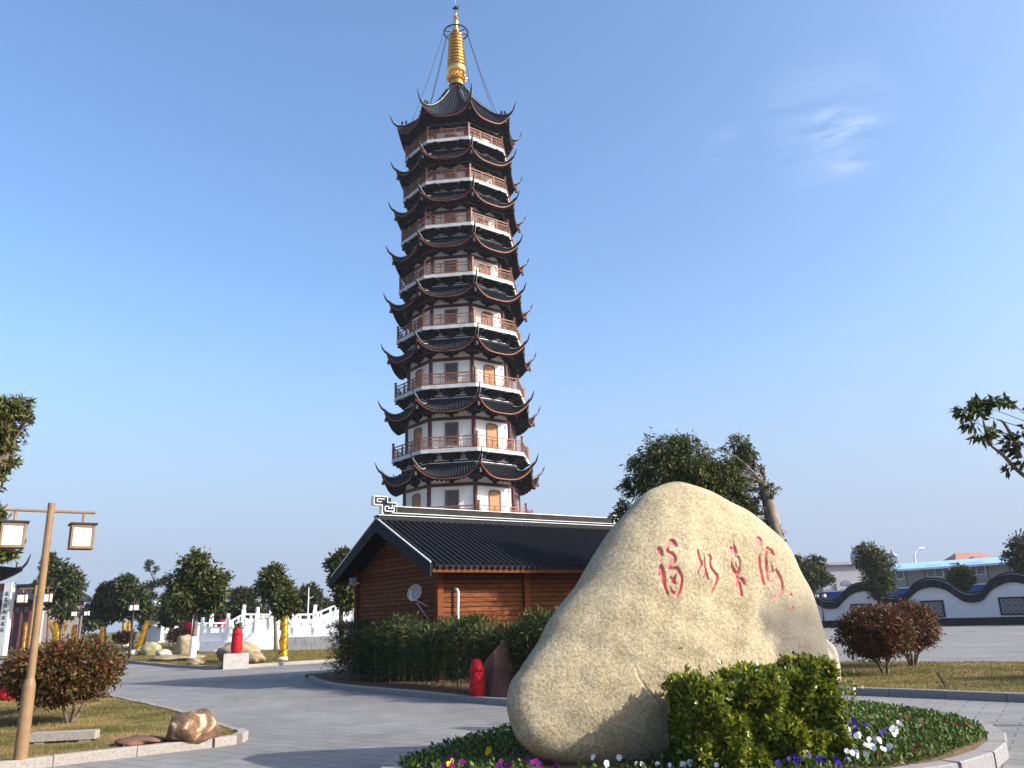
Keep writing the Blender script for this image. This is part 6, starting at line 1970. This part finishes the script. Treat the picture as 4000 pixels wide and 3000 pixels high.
rock(3236, 2640, 0.40, 0.92, 'pale pointed rock just behind the right end of the boulder', 'rock_pale', 19, loc=Vector((6.46, 18.2, 0.1)))
rock(415, 2530, 0.9, 0.5, 'tan rock by the middle gold trunk', 'rock_tan', 20)

# stone slab on the left lawn
def slab_seat():
    b = ground(248, 2898, 0.1)
    T = thing('granite_slab', 'long pale granite slab lying on the left lawn', 'slab', b, R(9))
    mb = MB(); c = 0.012
    poly = [(-0.45, -0.11), (0.45, -0.11), (0.45, 0.11), (-0.45, 0.11)]
    mb.prism(poly, 0.03, 0.13); mb.prism([(x * 0.985, y * 0.94) for x, y in poly], 0.13, 0.142)
    mb.build('top', 'kerb_granite', T, local=True)
    for s in (-1, 1):
        mb = MB(); mb.box((s * 0.30, 0, 0.014), (0.14, 0.18, 0.03)); mb.build('foot', 'concrete', T, local=True)
slab_seat()

# ------------------------------------------------------------------ gold wrapped trunks, red wrapped figures
def gold_trunk(px, y0, y1, label, Y=None, w=0.17, fork=False, lean=0.0):
    b = ground(px, y1, 0.1) if Y is None else Vector((atY(px, y1, Y).x, Y, 0.0))
    zt = z_at(y0, b[:2])
    if Y: b.z = 0.0
    T = thing('gold_wrapped_trunk', label, 'tree trunk', b, group='tree trunks wrapped in gold foil')
    pts = [b + Vector((lean * k / 8 + 0.02 * math.sin(k * 1.7), 0, (zt - b.z) * k / 8)) for k in range(9)]
    mb = MB(); mb.tube(pts, [w * (1.0 + 0.12 * math.sin(k * 2.3)) for k in range(9)], 12)
    if fork:
        t = pts[-3]
        for dx, dz in ((-0.75, 1.1), (-0.2, 1.25), (0.35, 1.2), (0.62, 0.95)):
            mb.tube([t, t + Vector((dx * 0.5, 0, dz * 0.5)), t + Vector((dx, 0, dz))], [w * 0.9, w * 0.7, w * 0.55], 8)
    o = mb.build('wrap', 'gold_foil', T, smooth=True)
    N = 90
    tw = (zt - b.z) / 0.55
    sp = [b + Vector((lean * k / N + (w * 1.10) * math.cos(2 * math.pi * tw * k / N), (w * 1.10) * math.sin(2 * math.pi * tw * k / N), (zt - b.z) * k / N)) for k in range(N + 1)]
    mb = MB(); mb.tube(sp, 0.022, 4); mb.build('tie_rope', 'foil_tie', T)
    mb = MB(); mb.lathe([(w * 1.25, 0), (w * 1.2, 0.12), (w * 0.9, 0.16)], tuple(b), 12); mb.build('whitewash', 'limewash', T)
gold_trunk(1105, 2400, 2578, 'gold wrapped trunk nearest the hut hedge', w=0.185)
gold_trunk(537, 2425, 2545, 'gold wrapped leaning trunk right of the dark lamp pole', w=0.2, lean=0.55)
gold_trunk(393, 2447, 2548, 'gold wrapped trunk over the right end of the big near bush', w=0.19)
gold_trunk(284, 2440, 2520, 'gold wrapped trunk behind the middle of the big near bush', Y=78, w=0.22)
gold_trunk(222, 2460, 2515, 'forked gold wrapped trunk like an open hand, by the near lantern post', Y=74, w=0.42, fork=True)
gold_trunk(482, 2425, 2480, 'small far gold wrapped trunk left of the dark lamp pole', Y=96, w=0.22)
gold_trunk(502, 2428, 2475, 'small far gold wrapped trunk just behind the dark lamp pole', Y=99, w=0.22)
gold_trunk(98, 2430, 2470, 'small far gold wrapped trunk beside the hall columns', Y=92, w=0.2)

def red_wrap(px, y0, y1, label, w, b=None, z=0.1, tuft=True):
    b = b or ground(px, y1, z)
    zt = z_at(y0, b[:2])
    h = zt - b.z
    T = thing('red_wrapped_figure', label, 'wrapped figure', b, group='figures wrapped in red cloth')
    mb = MB(); mb.lathe([(w * 0.86, 0), (w * 0.98, 0.06 * h), (w * 1.06, 0.22 * h), (w * 1.0, 0.36 * h), (w * 1.0, 0.40 * h), (w * 1.0, 0.55 * h), (w * 0.90, 0.68 * h), (w * 0.91, 0.72 * h), (w * 0.86, 0.86 * h), (w * 0.70, 0.95 * h), (w * 0.35, h)], tuple(b), 18)
    mb.build('cloth', 'red_cloth', T, smooth='all')
    mb = MB()
    for f_ in (0.37, 0.70):
        zz = b.z + f_ * h
        mb.tube([(b.x + w * 0.93 * math.cos(t * math.pi / 9), b.y + w * 0.93 * math.sin(t * math.pi / 9), zz + 0.02 * math.sin(t)) for t in range(18)], 0.02 * (1 + w), 5, closed=True)
    mb.build('tie_cord', 'red_cloth', T)
    if tuft:
        P = np.array([b.x, b.y, zt]) + RNG.normal(size=(120, 3)) * np.array([w * 0.45, w * 0.45, h * 0.05])
        V, Q = leaves(P, RNG.normal(size=(120, 3)) + np.array([0, 0, 0.6]), 0.14, 0.05)
        leaf_obj('leaf_tuft', V, Q, 'leaf_warm', T)
    return T
def pedestal():
    c0 = ground(905, 2614, 0.0)
    T = thing('stone_pedestal', 'square grey stone pedestal under the red wrapped figure', 'pedestal', (c0.x, c0.y + 0.45, 0.0), R(20))
    zt = z_at(2556, c0[:2])
    mb = MB(); mb.box((0, 0, zt / 2), (0.98, 0.98, zt)); mb.build('block', 'concrete', T, local=True)
    mb = MB(); mb.box((0, 0, zt + 0.012), (0.93, 0.93, 0.024)); mb.build('top', 'concrete', T, local=True)
    return Vector((c0.x, c0.y + 0.45, zt + 0.024))
PT = pedestal()
red_wrap(908, 2447, 0, 'red cloth wrapped figure standing on the grey pedestal', 0.22, b=PT)
red_wrap(728, 2428, 2530, 'red wrapped figure left of the whitewashed tree, behind a red bush', 0.40)
red_wrap(864, 2420, 2532, 'red wrapped figure behind the wide red-brown bush', 0.46, tuft=False)
red_wrap(1858, 2575, 0, 'red wrapped figure standing left of the dark pointed rock', 0.15, b=ground(1864, 2724, 0.09), tuft=False)
red_wrap(2108, 2480, 0, 'red wrapped figure half hidden behind the boulder before the bamboo', 0.20, b=Vector((0.72, 18.6, 0.09)), tuft=False)
red_wrap(30, 2650, 2735, 'red wrapped figure under the bush at the left edge', 0.22, tuft=False)
red_wrap(152, 2690, 2735, 'red wrapped figure glimpsed behind the near lantern post', 0.16, tuft=False)

# low spotlight stake on the right lawn
b = ground(3697, 2682, 0.1)
T = thing('lawn_stake', 'short leaning wooden stake on the right lawn', 'stake', b)
mb = MB(); mb.bar(b, b + Vector((-0.10, 0, 0.24)), 0.06, 0.05); mb.build('shaft', 'bark', T)
mb = MB(); mb.bar(b + Vector((-0.1, 0, 0.245)), b + Vector((-0.108, 0, 0.265)), 0.075, 0.065); mb.build('cap', 'stake_wood', T)

# ------------------------------------------------------------------ planting of the flower bed
def bed_plants():
    f0, ex, ey, W, D = HEDGE
    ctr, nrm, ux = BOULDER
    q = np.column_stack([RNG.uniform(-1.4, 5.8, 60000), RNG.uniform(7.9, 14, 60000)])
    inner = [tuple(BC.lerp(Vector((*p, 0)), 0.995))[:2] for p in bed]
    q = q[inside(q, inner)]
    # keep clear of boulder and hedge; the green mat lies mostly on the right end
    def clear(q, m):
        r_ = (q - np.array([ctr.x, ctr.y])) @ np.array([ux.x, ux.y]); s = (q - np.array([ctr.x, ctr.y])) @ np.array([nrm.x, nrm.y])
        a = (np.abs(r_ - 0.1) < 1.75 + m) & (np.abs(s) < 0.55 + m)
        r2 = (q - np.array([f0.x, f0.y])) @ np.array([ex.x, ex.y]); s2 = (q - np.array([f0.x, f0.y])) @ np.array([ey.x, ey.y])
        return ~(a | ((r2 > -m) & (r2 < W + m) & (s2 > -m) & (s2 < D + m)))
    q = q[clear(q, 0.0)]
    right = q[:, 0] > 3.0
    keep = RNG.uniform(0, 1, len(q)) < np.where(right, 0.85, 0.55)
    g = q[keep]
    z = np.array([bed_z(x, y) for x, y in g])
    P = np.column_stack([g, z + RNG.uniform(0, 0.07, len(g))])
    A = RNG.normal(size=P.shape) * 0.8; A[:, 2] = np.abs(A[:, 2]) + 0.5
    V, Q = leaves(P, A, 0.058, 0.030)
    kind(place(bpy.data.objects.new('ground_cover', np_mesh('ground_cover', V, Q, 'ground_cover'))), 'stuff')
    # pansies, each one a flower of its own
    def flower_mesh(m):
        mb = MB()
        for (a, r_, w) in ((90, 0.026, 0.034), (35, 0.026, 0.032), (145, 0.026, 0.032), (-20, 0.022, 0.026), (200, 0.022, 0.026), (270, 0.026, 0.036)):
            c = Vector((math.cos(R(a)) * r_ * 0.55, -0.004, math.sin(R(a)) * r_ * 0.55))
            vs = [Vector((0, 0, 0))]
            for k in range(7):
                t = R(a) + (k - 3) / 3 * 0.85
                rr = (r_ + 0.010) * (1 - 0.10 * abs(k - 3) / 3)
                vs.append(Vector((math.cos(t) * rr, -0.006 - 0.004 * math.cos(k * 2.1), math.sin(t) * rr)))
            mb.add(vs, [(0, k, k + 1) for k in range(1, 7)])
        mb.lathe([(0.006, -0.004), (0.004, 0.004)], (0, -0.008, 0), 6)
        return mb.mesh('petals', m)
    stem = MB(); stem.tube([(0, 0.01, -0.11), (0, 0.004, -0.03), (0, 0, 0)], 0.0035, 4)
    for k in range(5):
        a = 2 * math.pi * k / 5
        stem.add([(0, 0.01, -0.10), (0.022 * math.cos(a) - 0.01 * math.sin(a), 0.022 * math.sin(a) + 0.01, -0.075), (0.05 * math.cos(a), 0.05 * math.sin(a) + 0.01, -0.07), (0.022 * math.cos(a) + 0.01 * math.sin(a), 0.022 * math.sin(a) + 0.01, -0.075)], [(0, 1, 2, 3)])
    stem = stem.mesh('stem', 'stem_green')
    rg_ = random.gauss
    sets = {
        'white': ('petal_white', 'white pansy in the front row below boulder and hedge', 'white pansies in the front row',
                  [(2330 + i * 47 + random.uniform(-16, 16), 2975 + random.uniform(-22, 18)) for i in range(12)] + [(3160 + rg_(0, 30), 2945 + rg_(0, 12)) for _ in range(3)]),
        'white_patch': ('petal_white', 'white pansy in the dense patch right of the clipped hedge', 'white pansies in the dense patch', [(3370 + rg_(0, 55), 2915 + rg_(0, 32)) for _ in range(36)]),
        'white_far': ('petal_white', 'white pansy in the small farther patch on the green mat', 'white pansies in the farther patch', [(3500 + rg_(0, 22), 2855 + rg_(0, 14)) for _ in range(9)]),
        'violet': ('petal_violet', 'deep violet pansy at the front foot of the clipped hedge', 'violet pansies at the hedge foot',
                   [(3060 + rg_(0, 45), 2965 + rg_(0, 16)) for _ in range(9)] + [(3215 + rg_(0, 35), 2968 + rg_(0, 14)) for _ in range(7)] + [(2760 + rg_(0, 60), 2985) for _ in range(4)]),
        'violet_far': ('petal_violet', 'deep violet pansy in the cluster just right of the clipped hedge', 'violet pansies right of the hedge',
                       [(3345 + rg_(0, 26), 2830 + rg_(0, 10)) for _ in range(9)] + [(3440, 2862), (3455, 2858)]),
        'purple': ('petal_purple', 'magenta purple pansy in the dark bed left of the boulder foot', 'purple pansies left of the boulder', [(1850 + rg_(0, 130), 2978 + rg_(0, 12)) for _ in range(16)]),
        'purple_foot': ('petal_purple', 'magenta purple pansy close against the boulder foot', 'purple pansies at the boulder foot', [(2060 + rg_(0, 60), 2985 + rg_(0, 8)) for _ in range(8)]),
        'yellow': ('petal_yellow', 'bright yellow pansy at the left tip of the bed', 'yellow pansies left of the boulder',
                   [(1752, 2985), (1765, 2972), (1742, 2994), (1803, 2975), (1905, 2940), (1910, 2928)]),
        'red': ('petal_red', 'small dark red blossom along the far rim of the bed', 'red blossoms on the bed rim', [(3370 + i * 46 + random.uniform(-15, 15), 2792 + i * 4.5 + random.uniform(-3, 8)) for i in range(10)]),
        'red_near': ('petal_red', 'small dark red blossom amid the near green mat of the bed', 'red blossoms in the near mat', [(3560 + rg_(0, 100), 2945 + rg_(0, 30)) for _ in range(16)])}
    for key, (m, lab, grp, spots) in sets.items():
        me = flower_mesh(m)
        for (px, py) in spots:
            p = ground(px, py, 0.27)
            zb = bed_z(p.x, p.y)
            p = ground(px, py, zb + 0.11)
            if not inside(np.array([[p.x, p.y]]), inner)[0]:
                continue
            s = random.uniform(0.62, 1.0) * (0.55 if key.startswith('red') else 1.0)
            yaw = random.uniform(-0.9, 0.9)
            M = Matrix.Translation(p) @ Matrix.Rotation(yaw, 4, 'Z') @ Matrix.Rotation(random.uniform(-0.5, 0.1), 4, 'X') @ Matrix.Scale(s, 4)
            o = tag(place(bpy.data.objects.new('pansy', me), None, M), lab, 'flower', grp)
            inst(stem, 'stem', o, M)
bed_plants()

# ------------------------------------------------------------------ air
mb = MB()
mb.hexa([(-420, -60, -1.2), (420, -60, -1.2), (420, 420, -1.2), (-420, 420, -1.2), (-420, -60, 70), (420, -60, 70), (420, 420, 70), (-420, 420, 70)])
hz, hn, hl, hbsdf = nmat('haze_air')
hn.remove(hbsdf)
pv = hn.new('ShaderNodeVolumePrincipled')
pv.inputs['Color'].default_value = (0.80, 0.87, 1.0, 1)
pv.inputs['Density'].default_value = 0.00022
pv.inputs['Anisotropy'].default_value = 0.3
hl.new(pv.outputs[0], hn['Material Output'].inputs['Volume'])
MATS['haze_air'] = hz
kind(mb.build('haze', 'haze_air'), 'stuff')
